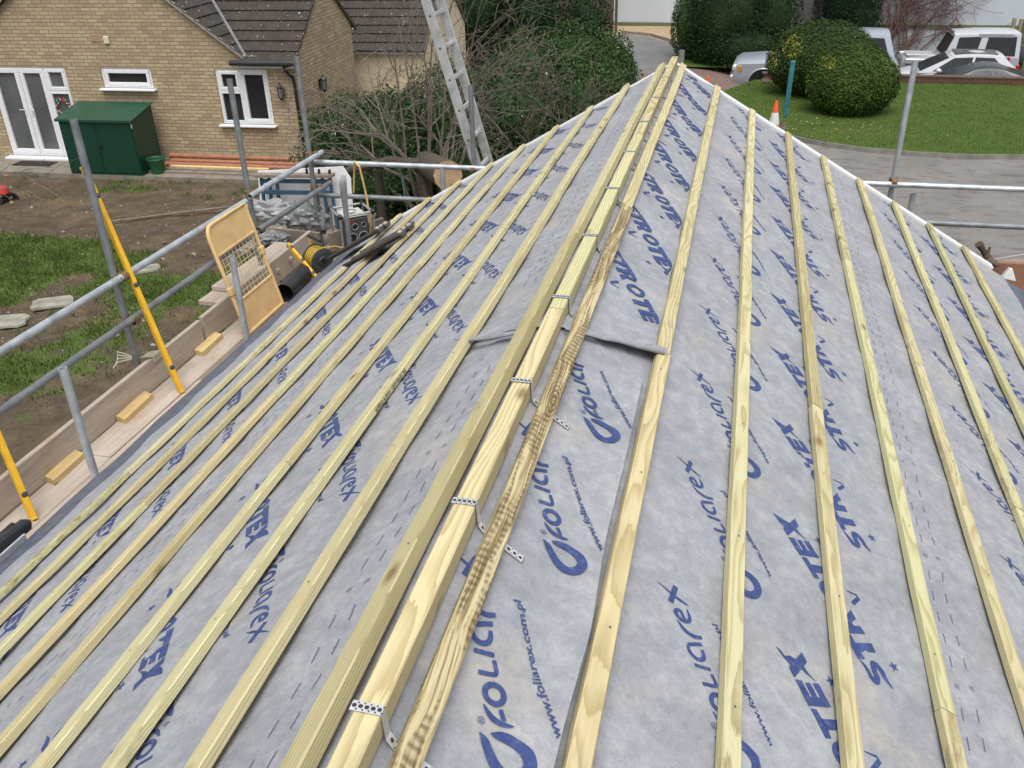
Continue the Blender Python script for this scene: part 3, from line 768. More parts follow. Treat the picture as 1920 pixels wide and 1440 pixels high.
def mud_mat():
    m = NT('garden_soil'); co = m.coord(); at = m.node('ShaderNodeAttribute', attribute_name='turf').outputs['Fac']
    a = m.noise(co, 3.0, 6, .7); b = m.noise(co, 17, 5, .7); c = m.noise(co, 75, 3, .7)
    mud = m.ramp(m.math('ADD', m.math('MULTIPLY', a, .55), m.math('MULTIPLY', b, .45)), [(.32, (.046, .035, .024)), (.5, (.086, .066, .045)), (.68, (.145, .114, .078))])
    mud = m.mix(m.ramp(m.noise(co, 1.1, 4, .6), [(.52, 0.0), (.66, .35)]), mud, (.20, .145, .080))
    grit = m.ramp(c, [(.66, 0.0), (.74, .75)]); mud = m.mix(m.math('MULTIPLY', grit, m.ramp(a, [(.4, .1), (.6, 1.0)])), mud, (.36, .31, .25))
    gr = m.ramp(m.math('ADD', m.math('MULTIPLY', b, .5), m.math('MULTIPLY', c, .5)), [(.35, (.032, .055, .012)), (.5, (.064, .102, .022)), (.66, (.125, .155, .048))])
    f = m.ramp(m.math('ADD', at, m.math('MULTIPLY', m.math('SUBTRACT', c, .5), .9)), [(.42, 0.0), (.62, 1.0)])
    m.bump(m.math('ADD', b, m.math('MULTIPLY', c, .4)), .6, .03)
    return m.out(m.mix(f, mud, gr), .95, 0, .15)
M_MUD = mud_mat()
def lawn_mat():
    m = NT('lawn_turf'); co = m.coord()
    a = m.noise(co, .55, 4, .6); b = m.noise(m.mapping(co, (55, 55, 55)), 1, 4, .75); c = m.noise(co, 2.3, 4, .6)
    col = m.ramp(b, [(.3, (.038, .074, .013)), (.5, (.066, .116, .021)), (.7, (.108, .155, .036))])
    col = m.mix(m.ramp(a, [(.45, 0.0), (.68, .5)]), col, (.105, .118, .028)); col = m.mix(m.ramp(c, [(.5, 0.0), (.68, .6)]), col, (.040, .072, .013))
    m.bump(b, .8, .03); return m.out(col, .9, 0, .15)
M_LAWN = lawn_mat()
def tarmac_mat(name, base):
    m = NT(name); co = m.coord()
    a = m.noise(co, .7, 5, .65); b = m.noise(co, 70, 3, .75); c = m.noise(m.mapping(co, (2.2, 5.5, 1)), 1, 5, .7)
    col = m.ramp(m.math('ADD', m.math('MULTIPLY', b, .6), m.math('MULTIPLY', a, .4)), [(.33, tuple(x*.68 for x in base)), (.5, base), (.66, tuple(x*1.35 for x in base))])
    col = m.mix(m.ramp(c, [(.52, 0.0), (.64, .65)]), col, tuple(x*.45 for x in base))
    m.bump(b, .5, .01); return m.out(col, .9, 0, .2)
M_TARMAC = tarmac_mat('old_tarmac', (.182, .172, .162)); M_PATH = tarmac_mat('path_tarmac', (.155, .155, .155)); M_CONC = tarmac_mat('patio_concrete', (.215, .195, .155)); M_GRAVEL = tarmac_mat('buff_gravel', (.36, .27, .165))
def paver_mat():
    m = NT('brown_paver'); co = m.coord(); br = m.node('ShaderNodeTexBrick'); br.inputs['Scale'].default_value = 1; br.inputs['Brick Width'].default_value = .2; br.inputs['Row Height'].default_value = .1; br.inputs['Mortar Size'].default_value = .006
    br.inputs['Color1'].default_value = (.20, .12, .095, 1); br.inputs['Color2'].default_value = (.15, .10, .085, 1); br.inputs['Mortar'].default_value = (.08, .065, .055, 1); m.link(co, br.inputs[0])
    f = m.noise(co, 1.2, 5, .7); return m.out(m.mix(m.ramp(f, [(.45, 0.0), (.7, .5)]), br.outputs[0], (.11, .085, .075)), .88)
M_PAVER = paver_mat()
heightmesh('ground', -45, 45, -12, 60, .75, ground_h, M_MUD)
heightmesh('garden_ground', -18, -2.2, 5.5, 17.0, .085, lambda x, y: GZ+.035+.035*fbm(x*1.1, y*1.1, 0, 3)+.022*fbm(x*5, y*5, 2, 3), M_MUD, attr=grassmask)
def flat_sheet(name, pts, z, mat, th=0.0):
    m = MB()
    if th:
        n = len(pts); m.add([(x, y, z) for x, y in pts]+[(x, y, z-th) for x, y in pts], [tuple(range(n))]+[(i, i+n, (i+1) % n+n, (i+1) % n) for i in range(n)])
    else: m.poly([(x, y, z) for x, y in pts])
    return tag(m.build(name, mat), kind='structure')
flat_sheet('drive', [(-2.0, 8.6), (30, 8.6), (30, 24.0), (1.5, 24.0), (.2, 25.5), (-1.0, 27.0), (-2.2, 27.2), (-2.2, 14)], -4.235, M_TARMAC)
heightmesh('paved_drive', -2.6, 1.0, 25.2, 32.0, .3, lambda x, y: -4.20 if x < .2 and y < 30 else max(carpark_z(x, y), -4.5)+.02, M_PAVER)
heightmesh('car_park', .2, 26, 29.3, 41, .4, lambda x, y: carpark_z(x, y)-.05, M_TARMAC)
# lawn with a curved kerb
lawn_edge = [(-.05, 26.9), (.55, 24.6), (1.05, 23.3), (1.7, 22.3), (2.5, 21.72), (3.4, 21.35), (4.3, 21.18), (5.3, 21.10), (6.6, 21.25), (8.2, 21.5), (10, 21.9), (16, 23)]
lawn_pts = lawn_edge+[(16, 28.9), (.9, 28.9)]
m = MB(); from mathutils.geometry import tessellate_polygon
grid = []
def inside(x, y, poly):
    c = False; j = len(poly)-1
    for i in range(len(poly)):
        xi, yi = poly[i]; xj, yj = poly[j]
        if (yi > y) != (yj > y) and x < (xj-xi)*(y-yi)/(yj-yi)+xi: c = not c
        j = i
    return c
flat_sheet('lawn', lawn_pts, -4.15, M_LAWN, .12)
m = MB()
kp = []
for i in range(len(lawn_edge)-1):
    for k in range(4):
        f = k/4; kp.append((lawn_edge[i][0]*(1-f)+lawn_edge[i+1][0]*f, lawn_edge[i][1]*(1-f)+lawn_edge[i+1][1]*f))
rings = []
for i, (x, y) in enumerate(kp):
    d = Vector((kp[min(i+1, len(kp)-1)][0]-kp[max(i-1, 0)][0], kp[min(i+1, len(kp)-1)][1]-kp[max(i-1, 0)][1])).normalized(); nn = Vector((d.y, -d.x))
    w = .012*noise.noise(Vector((x*3, y*3, 0)))
    rings.append([Vector((x+nn.x*a, y+nn.y*a, z)) for a, z in ((0.002, -4.3), (.002, -4.135+w), (.055, -4.130+w), (.065, -4.3))])
m.loft(rings); tag(m.build('kerb', plain('kerb_stone', (.19, .18, .155), .9, var=.3, scale=5)), kind='structure')
flat_sheet('path', [(-2.75, 28.5), (-1.3, 28.5), (-1.55, 31.5), (-1.75, 34), (-2.3, 36.0), (-3.2, 37.3), (-4.4, 37.9), (-5.2, 37.3), (-4.2, 35.8), (-3.3, 33.2), (-2.9, 30.8)], -4.205, M_PATH)
flat_sheet('gravel_strip', [(-8, 37.2), (-5.2, 37.31), (-4.4, 37.92), (-3.2, 37.32), (-2.3, 36.02), (-1.0, 36.0), (-1.0, 40.2), (-8, 40.2)], -4.207, M_GRAVEL)
m = MB()
pk = [(-1.45, 31.2), (-1.68, 34), (-2.2, 36.0), (-3.1, 37.4), (-4.3, 38.0)]
rings = []
for i, (x, y) in enumerate(pk):
    d = Vector((pk[min(i+1, 4)][0]-pk[max(i-1, 0)][0], pk[min(i+1, 4)][1]-pk[max(i-1, 0)][1])).normalized(); nn = Vector((d.y, -d.x))
    rings.append([Vector((x+nn.x*a, y+nn.y*a, z)) for a, z in ((0, -4.3), (0, -4.10), (.07, -4.10), (.07, -4.3))])
m.loft(rings); tag(m.build('path_edging', plain('edging_stone', (.22, .19, .16), .9, var=.3)), kind='structure')
flat_sheet('verge_grass', [(-1.45, 31.0), (.4, 31.0), (.4, 36), (-2.1, 36), (-1.6, 34)], -4.19, M_LAWN)
# grass blades (uncountable)
def blades(name, pts, h, mat, seed=0, w=.012):
    rg = np.random.RandomState(seed); n = len(pts); P = np.array(pts)
    a = rg.uniform(0, 2*PI, n); hh = h*rg.uniform(.5, 1.3, n); ln = rg.uniform(.1, .8, n)*hh; ww = w*rg.uniform(.6, 1.3, n)
    dx, dy = np.cos(a), np.sin(a); b = rg.uniform(0, 2*PI, n)
    A = P+np.stack([-dy*ww, dx*ww, np.zeros(n)], 1); B = P-np.stack([-dy*ww, dx*ww, np.zeros(n)], 1)
    T = P+np.stack([np.cos(b)*ln, np.sin(b)*ln, hh], 1)
    V = np.empty((n*3, 3)); V[0::3] = A; V[1::3] = B; V[2::3] = T
    me = bpy.data.meshes.new(name); me.vertices.add(n*3); me.vertices.foreach_set('co', V.ravel())
    me.loops.add(n*3); me.loops.foreach_set('vertex_index', np.arange(n*3)); me.polygons.add(n); me.polygons.foreach_set('loop_start', np.arange(0, n*3, 3))
    me.update(calc_edges=True); me.materials.append(mat); o = bpy.data.objects.new(name, me); COL.objects.link(o); return o
M_BLADE = leaf_mat('grass_blade', (.050, .082, .017), (.090, .128, .030), (.16, .175, .065), .8)
rg = random.Random(3); pts = []
while len(pts) < 60000:
    x, y = rg.uniform(-17.5, -5.2), rg.uniform(6.5, 16.9)
    if y > 8.5+(x+14)*-.1 and rg.random() < grassmask(x, y)**1.3*(.35+.65*max(0, min(1, .5+1.6*fbm(x*1.9, y*1.9, 8, 2)))): pts.append((x, y, GZ+.03+.035*fbm(x*1.1, y*1.1, 0, 3)))
tag(blades('garden_grass', pts, .075, M_BLADE, 1, .008), 'patchy rough grass on the torn-up back garden', 'grass', kind='stuff')
pts = []
while len(pts) < 40000:
    x, y = rg.uniform(-.1, 11), rg.uniform(20.9, 28.9)
    if inside(x, y, lawn_pts): pts.append((x, y, -4.15))
tag(blades('lawn_grass', pts, .032, leaf_mat('lawn_blade', (.038, .075, .013), (.068, .118, .023), (.115, .158, .038), .8), 2, .006), 'short green grass of the front lawn', 'grass', kind='stuff')
m = MB(); rg = random.Random(31)
for k in range(150):
    x, y = rg.gauss(2.6, 1.0), rg.gauss(23.2, .8)
    if not inside(x, y, lawn_pts): continue
    s = rg.uniform(.015, .04); a = rg.uniform(0, 6); c0 = Vector((x, y, -4.125)); u = Vector((math.cos(a), math.sin(a), rg.uniform(-.2, .2)))*s; w = Vector((-math.sin(a), math.cos(a), rg.uniform(-.2, .2)))*s*.6
    m.poly([c0-u, c0+w, c0+u, c0-w])
tag(m.build('fallen_leaves', plain('dry_leaf', (.34, .28, .16), .8, var=.5, scale=2)), 'dry pale leaves scattered on the lawn under the clipped bushes', 'leaves', kind='stuff')
# stones and litter in the mud
m = MB(); rg = random.Random(11)
for k in range(1100):
    x, y = rg.uniform(-15, -6.5), rg.uniform(9.0, 16.4)
    if grassmask(x, y) > .7 and rg.random() < .8: continue
    s = rg.uniform(.007, .022)*(1 if rg.random() < .95 else 2.6); c = Vector((x, y, GZ+.04+.035*fbm(x*1.1, y*1.1, 0, 3)))
    R = Matrix.Rotation(rg.uniform(0, 6), 3, Vector((rg.random(), rg.random(), 1)).normalized())
    P = [R @ Vector((math.cos(i*PI/3)*s*rg.uniform(.7, 1.3), math.sin(i*PI/3)*s*rg.uniform(.6, 1.0), 0)) for i in range(6)]
    m.add([c+q for q in P]+[c+q*.6+Vector((0, 0, s*.4)) for q in P], [(i, (i+1) % 6, (i+1) % 6+6, i+6) for i in range(6)]+[(6, 7, 8, 9, 10, 11)])
tag(m.build('rubble', plain('pale_stone', (.30, .265, .22), .9, var=.6, scale=1.5)), 'pale stones and rubble scattered over the mud', 'rubble', kind='stuff')
def slab(x, y, w, d, rz, label):
    t = MB(); n = 14; rg = random.Random(int(x*10)); r = []
    for i in range(n):
        a = 2*PI*i/n; q = Vector((max(-1, min(1, 1.25*math.cos(a)))*w/2, max(-1, min(1, 1.25*math.sin(a)))*d/2, 0))*rg.uniform(.9, 1.04)
        r.append(Matrix.Rotation(rz, 3, 'Z') @ q)
    t.add([Vector((x, y, -4.25))+q for q in r]+[Vector((x, y, -4.215))+q*.97 for q in r], [tuple(range(n, 2*n))]+[(i, (i+1) % n, (i+1) % n+n, i+n) for i in range(n)])
    tag(t.build('stepping_stone', plain('slab_stone', (.24, .23, .185), .9, var=.4, scale=4), loc=(x, y, -4.25)), label, 'paving slab', 'stepping stones in the rough grass')
slab(-9.43, 10.62, .62, .42, .5, 'pale stepping stone in the grass, middle one of three'); slab(-9.72, 9.86, .75, .45, .4, 'pale stepping stone nearest the left edge of the photo'); slab(-8.82, 12.1, .55, .30, .6, 'pale stepping stone lying behind the tall yellow level')
# fallen stick
m = MB(); m.tube([(-10.9, 14.1, -4.22), (-9.9, 14.7, -4.2), (-8.9, 15.2, -4.17), (-8.1, 15.55, -4.15)], [.02, .024, .022, .014], 6)
tag(m.build('fallen_branch', M_TWIG, loc=(-9.5, 15, -4.2)), 'pale thin fallen branch lying across the mud', 'branch')

# ================================================================== the brick house
HY = math.radians(2.8)
hh = thing('brick_house', 'buff brick house with brown tiled roof and white windows', 'house', (-15.99, 17.723, -4.2), HY)
Hb = -4.2
def L(u, v, z): return (u, v, z-Hb)          # local point from absolute height
def wall_open(mb, u0, u1, z0, z1, ops, dep=.09):
    us = sorted({u0, u1, *[o[0] for o in ops], *[o[1] for o in ops]}); zs = sorted({z0, z1, *[o[2] for o in ops], *[o[3] for o in ops]})
    for i in range(len(us)-1):
        for j in range(len(zs)-1):
            a, b, c, d = us[i], us[i+1], zs[j], zs[j+1]
            if any(o[0] <= a+1e-6 and b-1e-6 <= o[1] and o[2] <= c+1e-6 and d-1e-6 <= o[3] for o in ops): continue
            mb.quad(L(a, 0, c), L(b, 0, c), L(b, 0, d), L(a, 0, d))
    for (a, b, c, d) in ops:
        mb.quad(L(a, 0, c), L(a, 0, d), L(a, dep, d), L(a, dep, c)); mb.quad(L(b, 0, d), L(b, 0, c), L(b, dep, c), L(b, dep, d))
        mb.quad(L(a, 0, d), L(b, 0, d), L(b, dep, d), L(a, dep, d)); mb.quad(L(b, 0, c), L(a, 0, c), L(a, dep, c), L(b, dep, c))
UW = 7.42
OPS = [(.02, 1.95, -4.12, -2.12), (2.83, 4.03, -2.55, -2.12), (5.54, 6.73, -3.28, -2.12)]
m = MB(); wall_open(m, -1.2, UW, -4.3, -1.99, OPS)
m.poly([L(-1.2, 0, -1.99), L(6.45, 0, -1.99), L(6.45, 0, -1.98), L(2.9, 0, .70), L(-1.2, 0, -1.98-.4)][0:2]+[L(6.46, 0, -1.99), L(2.9, 0, .69)])
m.quad(L(-1.2, 0, -1.99), L(-1.2, 0, -4.3), L(-1.2, 8, -4.3), L(-1.2, 8, -1.99))
# right gable end
m.poly([L(UW, 0, -4.3), L(UW, 3.45, -4.3), L(UW, 3.45, -1.62), L(UW, 1.9, -.47), L(UW, 0, -1.88)])
m.quad(L(UW, 3.45, -4.3), L(4, 3.45, -4.3), L(4, 3.45, -1.6), L(UW, 3.45, -1.6))
m.build('wall', M_BRICK, hh, world=False)
# roof planes: stepped courses of interlocking tiles
def tiled(name, O, du, ds, nu, ns, keep, par, gauge=.29, pan=.15, mat=M_RTILE):
    O, du, ds = Vector(O), Vector(du).normalized(), Vector(ds).normalized(); nn = du.cross(ds).normalized()
    if nn.z < 0: nn = -nn
    st = pan/6; nU = int(nu/st); vs = []; fs = []
    for k in range(int(ns/gauge)+1):
        rows = []
        for (s, lift) in ((k*gauge, .000), (k*gauge+.001, .034), (k*gauge+gauge*.5, .020), ((k+1)*gauge, .004)):
            row = []
            for i in range(nU+1):
                u = i*st; w = .012*(max(0, math.sin(2*PI*u/pan))**.6)
                jit = .006*noise.noise(Vector((int(u/pan)*3.1, k*2.7, 0)))
                row.append(len(vs)); vs.append(O+du*u+ds*(s+(jit if lift > .01 else 0))+nn*(lift+w))
            rows.append((s, row))
        for r in range(3):
            for i in range(nU):
                u = (i+.5)*st; s = (rows[r][0]+rows[r+1][0])/2
                if keep(u, s): fs.append((rows[r][1][i], rows[r][1][i+1], rows[r+1][1][i+1], rows[r+1][1][i]))
    mb = MB(); mb.add(vs, fs); return mb.build(name, mat, par, world=False, smooth=True, angle=30)
c36, s36 = math.cos(math.radians(36)), math.sin(math.radians(36))
def val_u(z): return 2.9+(.70-z)/.757
def keepw(u, s):
    z = -1.93+s*s36; return s < 2.45 and u+4.3 > val_u(z)-.02 and u+4.3 < UW+.05
rw = tiled('roof', L(4.3, -.16, -1.95), (1, 0, 0), (0, c36, s36), UW+.08-4.3, 2.7, keepw, hh)
# main roof slope right of the gable, running away from us (courses run along v)
sl = math.atan(.757); cm, sm = math.cos(sl), math.sin(sl)
def keepm(v, s):                              # s measured up from the eave
    u = 6.50-s*cm; z = -2.0+s*sm; vv = v-.13
    vval = -.16+(z+1.95)/s36*c36
    return s < 4.4 and vv < max(vval, -.0)+.06 if z < -.5 else s < 4.4
tiled('roof', L(6.50, -.13, -2.0), (0, 1, 0), (-cm, 0, sm), 7.5, 4.5, keepm, hh)
m = MB(); m.quad(L(-.7, -.13, -2.0), L(2.9, -.13, .72), L(2.9, 8, .72), L(-.7, 8, -2.0)); m.build('roof', M_RTILE, hh, world=False)
# ridge-side back slope of the wing and bedding mortar under the verges, lead valley
m = MB(); m.quad(L(3.5, 1.88, -.44), L(UW+.05, 1.88, -.44), L(UW+.05, 3.75, -1.80), L(3.5, 3.75, -1.80)); m.build('roof', M_RTILE, hh, world=False)
m = MB(); m.bar(L(6.47, -.10, -1.99), L(2.9, -.10, .715), .07, .02, (0, -1, 0)); m.build('verge_mortar', M_MORTAR, hh, world=False)
m = MB(); m.bar(L(UW+.025, -.15, -1.975), L(UW+.025, 1.88, -.50), .05, .03, (1, 0, 0)); m.bar(L(UW+.03, 1.88, -.50), L(UW+.03, 3.7, -1.83), .04, .06, (1, 0, 0)); m.build('verge_mortar', plain('dark_verge', (.10, .085, .07), .9), hh, world=False)
m = MB()
a, b = Vector(L(val_u(-1.90)+.03, -.10, -1.86)), Vector(L(val_u(-.5)+.03, 1.86, -.42))
m.tube([a, a*.5+b*.5+Vector((0, 0, .01)), b], .035, 7); m.box(Vector(a)+Vector((.14, .03, .012)), (.22, .05, .02)); m.build('valley_lead', plain('lead', (.16, .165, .17), .7, var=.3), hh, world=False, smooth=True)
m = MB(); m.tube([L(6.02, -.19, -1.965), L(UW+.08, -.19, -1.965)], .058, 10); 
for u in (6.25, 6.8, 7.3): m.box(L(u, -.16, -2.0), (.03, .10, .05))
m.build('gutter', M_BLACKP, hh, world=False, smooth=True)
m = MB(); m.box(L(6.78, -.10, -2.03), (1.34, .02, .10)); m.box(L(6.78, -.05, -2.075), (1.34, .09, .012)); m.build('fascia', M_WHITEP, hh, world=False)
m = MB(); m.tube([L(7.22, -.19, -2.0), L(7.22, -.17, -2.1), L(7.33, -.06, -2.27), L(7.34, -.045, -2.4), L(7.36, -.045, -4.15)], .036, 10); m.build('downpipe', M_BLACKP, hh, world=False, smooth=True)
def window(u0, u1, z0, z1, panes, fr=.055, sill=True, glass=M_GLASS, name='window'):
    w = MB(); v = .045; dd = .05
    w.box(L((u0+u1)/2, v, z1-fr/2), (u1-u0, dd, fr), None, 0, .006); w.box(L((u0+u1)/2, v, z0+fr/2), (u1-u0, dd, fr), None, 0, .006)
    w.box(L(u0+fr/2, v, (z0+z1)/2), (fr, dd, z1-z0-2*fr-.002), None, 0, .006); w.box(L(u1-fr/2, v, (z0+z1)/2), (fr, dd, z1-z0-2*fr-.002), None, 0, .006)
    o = w.build(name, M_WHITEP, hh, world=False)
    for (a, b, c, d, sash) in panes:
        g = MB(); g.quad(L(a, .066, c), L(b, .066, c), L(b, .066, d), L(a, .066, d)); p = g.build('pane', glass, hh, world=False); p.parent = o
        s = MB(); k = sash
        s.box(L((a+b)/2, .038, d-k/2+.006), (b-a+.012, .056, k), None, 0, .008); s.box(L((a+b)/2, .038, c+k/2-.006), (b-a+.012, .056, k), None, 0, .008)
        s.box(L(a+k/2-.006, .038, (c+d)/2), (k, .056, d-c-2*k+.010), None, 0, .008); s.box(L(b-k/2+.006, .038, (c+d)/2), (k, .056, d-c-2*k+.010), None, 0, .008)
        q = s.build('sash', M_WHITEP, hh, world=False); q.parent = o
    if sill:
        s = MB(); s.box(L((u0+u1)/2, -.03, z0-.02), (u1-u0+.14, .20, .04), None, 0, .008); q = s.build('sill', M_WHITEP, hh, world=False); q.parent = o
    return o
window(2.83, 4.03, -2.55, -2.12, [(2.90, 3.96, -2.50, -2.17, .075)])
w2 = window(5.54, 6.73, -3.28, -2.12, [(5.60, 6.05, -2.56, -2.17, .07), (5.60, 6.05, -3.22, -2.62, .02), (6.12, 6.68, -3.23, -2.17, .075)])
m = MB(); m.box(L(6.085, .04, -2.70), (.055, .05, 1.03)); m.box(L(5.83, .04, -2.59), (.45, .05, .05)); q = m.build('mullion', M_WHITEP, hh, world=False); q.parent = w2
# things dimly seen behind the right-hand window: blind and a pale box
m = MB(); m.box(L(5.92, .16, -3.02), (.28, .02, .34)); q = m.build('cream_box', plain('inside_box', (.24, .20, .10), .8), hh, world=False); q.parent = w2
dr = window(.02, 1.95, -4.12, -2.12, [(.07, .74, -4.06, -2.17, .10), (.78, 1.38, -4.06, -2.17, .10), (1.44, 1.90, -2.62, -2.17, .075), (1.44, 1.90, -4.06, -2.68, .03)], glass=M_NET, name='patio_door')
m = MB(); m.box(L(1.41, .04, -3.12), (.055, .05, 1.87)); m.box(L(1.67, .04, -2.65), (.46, .05, .05)); m.box(L(.76, .035, -3.11), (.02, .06, 1.88)); q = m.build('mullion', M_WHITEP, hh, world=False); q.parent = dr
for u, s in ((.68, -1), (.84, 1)):
    m = MB(); m.box(L(u, .0, -3.10), (.03, .02, .20), None, 0, .006); m.tube([L(u, -.03, -3.06), L(u+s*.11, -.035, -3.06)], .009, 6); q = m.build('handle', M_WHITEP, hh, world=False); q.parent = dr
m = MB(); m.box(L(.98, -.05, -4.15), (2.1, .26, .05), None, 0, .008); q = m.build('sill', M_WHITEP, hh, world=False); q.parent = dr
# wreath of baubles
rgw = random.Random(5); wr = thing('wreath', 'round Christmas wreath of coloured baubles on the patio door glass', 'wreath', tuple(hh.matrix_basis @ Vector(L(1.66, .03, -2.98))), HY)
for mat_, nm in ((M_RED, 'red_baubles'), (plain('green_bauble', (.02, .16, .07), .25), 'green_baubles'), (M_CHROME, 'silver_baubles')):
    m = MB()
    for k in range(13):
        a = rgw.uniform(0, 2*PI); r = .15+rgw.uniform(-.035, .035); rr = rgw.uniform(.016, .026)
        m.lathe([(.001, -rr), (rr*.7, -rr*.7), (rr, 0), (rr*.7, rr*.7), (.001, rr)], (r*math.cos(a), rgw.uniform(-.02, .01), r*math.sin(a)), 'z', 8)
    m.build(nm, mat_, wr, world=False, smooth=True)
# wall fittings
def lantern(u, v, z, rz, label):
    t = thing('wall_lantern', label, 'wall lamp', tuple(hh.matrix_basis @ Vector(L(u, v, z))), HY+rz, 'black lanterns on the brick house')
    m = MB(); m.lathe([(.0, .20), (.02, .19), (.028, .165), (.075, .115), (.083, .095), (.078, .09)], (0, -.11, 0), 'z', 6); m.lathe([(.045, -.11), (.055, -.115), (.035, -.145), (.012, -.165), (.0, -.175)], (0, -.11, 0), 'z', 6)
    m.box((0, -.015, .0), (.06, .03, .22), None, 0, .01); m.bar((0, -.02, .07), (0, -.11, .16), .016, .016)
    for k in range(6): a = 2*PI*k/6; m.bar((.074*math.cos(a), -.11+.074*math.sin(a), .095), (.048*math.cos(a), -.11+.048*math.sin(a), -.11), .008, .008)
    m.build('frame', M_BLACKM, t, world=False)
    m = MB(); m.lathe([(.070, .09), (.044, -.108)], (0, -.11, 0), 'z', 6); m.build('lamp_glass', glass_mat('lantern_glass_'+str(int(u*10)), (.20, .21, .21), .15), t, world=False)
lantern(7.03, 0, -2.57, 0, 'black wall lantern between the window and the downpipe'); lantern(UW, 1.09, -2.62, PI/2, 'black wall lantern on the end wall facing the shrub')
m = MB(); m.box(L(2.88, -.004, -1.51), (.23, .014, .15))
for k in range(6): m.box(L(2.88, -.013, -1.57+.024*k), (.20, .006, .010))
m.build('air_brick', plain('terracotta_vent', (.40, .26, .17), .9), hh, world=False)
m = MB(); m.box(L(3.16, -.02, -1.545), (.12, .05, .15), None, 0, .01); m.build('vent_cover', plain('cream_plastic', (.62, .58, .46), .5), hh, world=False)
# rear wing with cream render behind the brick gable
rear = thing('rendered_wing', 'cream rendered low building with dark tiled roof behind the brick gable', 'house', (-15.99, 17.723, -4.2), HY)
m = MB(); m.quad(L(6.0, 4.3, -4.3), L(8.98, 4.3, -4.3), L(8.98, 4.3, -2.42), L(6.0, 4.3, -2.42))
m.poly([L(8.98, 4.3, -4.3), L(8.98, 8.6, -4.3), L(8.98, 8.6, -2.3), L(8.98, 6.45, -.80), L(8.98, 4.3, -2.36)]); m.build('wall', M_CRENDER, rear, world=False)
tiled('roof', L(5.6, 4.12, -2.42), (1, 0, 0), (0, c36, s36), 3.42, 2.95, lambda u, s: True, rear)
m = MB(); m.box(L(7.5, 4.2, -2.44), (2.95, .02, .10)); m.build('fascia', M_WHITEP, rear, world=False)
m = MB(); m.bar(L(9.0, 4.15, -2.42), L(9.0, 6.45, -.76), .05, .07, (1, 0, 0)); m.bar(L(9.0, 6.45, -.76), L(9.0, 8.7, -2.36), .05, .07, (1, 0, 0)); m.build('bargeboard', plain('dark_barge', (.09, .07, .055), .8), rear, world=False)
# patio, mat, shed, bucket, pipes and timber along the wall
pm = MB()
def HL(u, v, z): return hh.matrix_basis @ Vector(L(u, v, z))
pp = [HL(-1.4, 0, -4.17), HL(8.6, 0, -4.17), HL(8.6, -1.12, -4.17), HL(-1.4, -1.12, -4.17)]
pm.add(pp+[q-Vector((0, 0, .14)) for q in pp], [(3, 2, 1, 0), (3, 7, 6, 2), (2, 6, 5, 1), (0, 4, 7, 3)]); tag(pm.build('patio', M_CONC), kind='structure')
m = MB(); m.box((0, 0, .008), (.95, .36, .016), None, 0, .004)
for k in range(9): m.box((-.42+.105*k, 0, .018), (.05, .30, .006))
o = m.build('doormat', plain('black_mat', (.022, .020, .018), .95), loc=None); o.location = HL(.92, -.48, -4.17); o.rotation_euler = (0, 0, HY); tag(o, 'black rubber doormat in front of the patio door', 'doormat')
sh_ = thing('garden_store', 'dark green metal garden store against the brick wall', 'shed', tuple(HL(3.16, -.68, -4.17)), HY)
m = MB(); wS, dS = 1.72, .86
m.add([(-wS/2, -dS/2, 0), (wS/2, -dS/2, 0), (wS/2, dS/2, 0), (-wS/2, dS/2, 0), (-wS/2, -dS/2, 1.18), (wS/2, -dS/2, 1.18), (wS/2, dS/2, 1.34), (-wS/2, dS/2, 1.34)], [(0, 1, 5, 4), (1, 2, 6, 5), (2, 3, 7, 6), (3, 0, 4, 7)])
m.build('body', M_GREEN, sh_, world=False)
m = MB(); m.bar((0, -dS/2-.06, 1.185), (0, dS/2+.02, 1.365), wS+.09, .018); m.box((0, -dS/2-.055, 1.165), (wS+.09, .014, .04)); m.build('lid', plain('green_lid', (.012, .062, .036), .4, var=.15, scale=4), sh_, world=False)
for s in (-1, 1):
    m = MB(); m.box((s*wS/4, -dS/2-.008, .60), (wS/2-.05, .014, 1.08), None, 0, .005); dq = m.build('door', M_GREEN, sh_, world=False)
m = MB(); m.box((.03, -dS/2-.025, .62), (.05, .02, .10), None, 0, .006); m.build('handle', M_BLACKM, sh_, world=False)
m = MB(); m.box((wS/2-.005, -dS/2-.004, 1.07), (.03, .006, .09)); m.build('hinge_plate', M_ZINC, sh_, world=False)
bk = thing('bucket', 'green plastic bucket beside the garden store', 'bucket', tuple(HL(4.24, -.85, -4.17)), HY)
m = MB(); m.lathe([(.0, .0), (.135, .0), (.14, .02), (.19, .30), (.205, .315), (.20, .325), (.182, .31), (.13, .03), (0, .03)], (0, 0, 0), 'z', 24); m.build('body', M_GREENB, bk, world=False, smooth=True)
m = MB(); m.tube([(.195*math.cos(a), -.06*math.sin(a), .31+.02*math.sin(a)) for a in [PI*k/10 for k in range(11)]], .006, 6); m.build('handle', M_BLACKP, bk, world=False)
gp = [(-.24, -4.06, 4.27, 7.38, .055), (-.36, -4.11, 4.10, 7.30, .055), (-.21, -3.955, 4.22, 7.1, .052)]
for i, (v, z, u0, u1, r) in enumerate(gp):
    m = MB(); a, b = HL(u0, v, z), HL(u1, v-.03, z); m.pipe(a, b, r, r*.88, 16); d = (b-a).normalized(); m.pipe(a-d*.01, a+d*.14, r*1.16, r*1.0, 16)
    tag(m.build('drain_pipe', M_CLAY, smooth=True, loc=tuple(a)), ['orange clay drain pipe at the back of the heap by the wall', 'orange clay drain pipe at the front of the heap by the wall', 'orange clay drain pipe on top of the heap by the wall'][i], 'pipe', 'drain pipes along the brick wall')
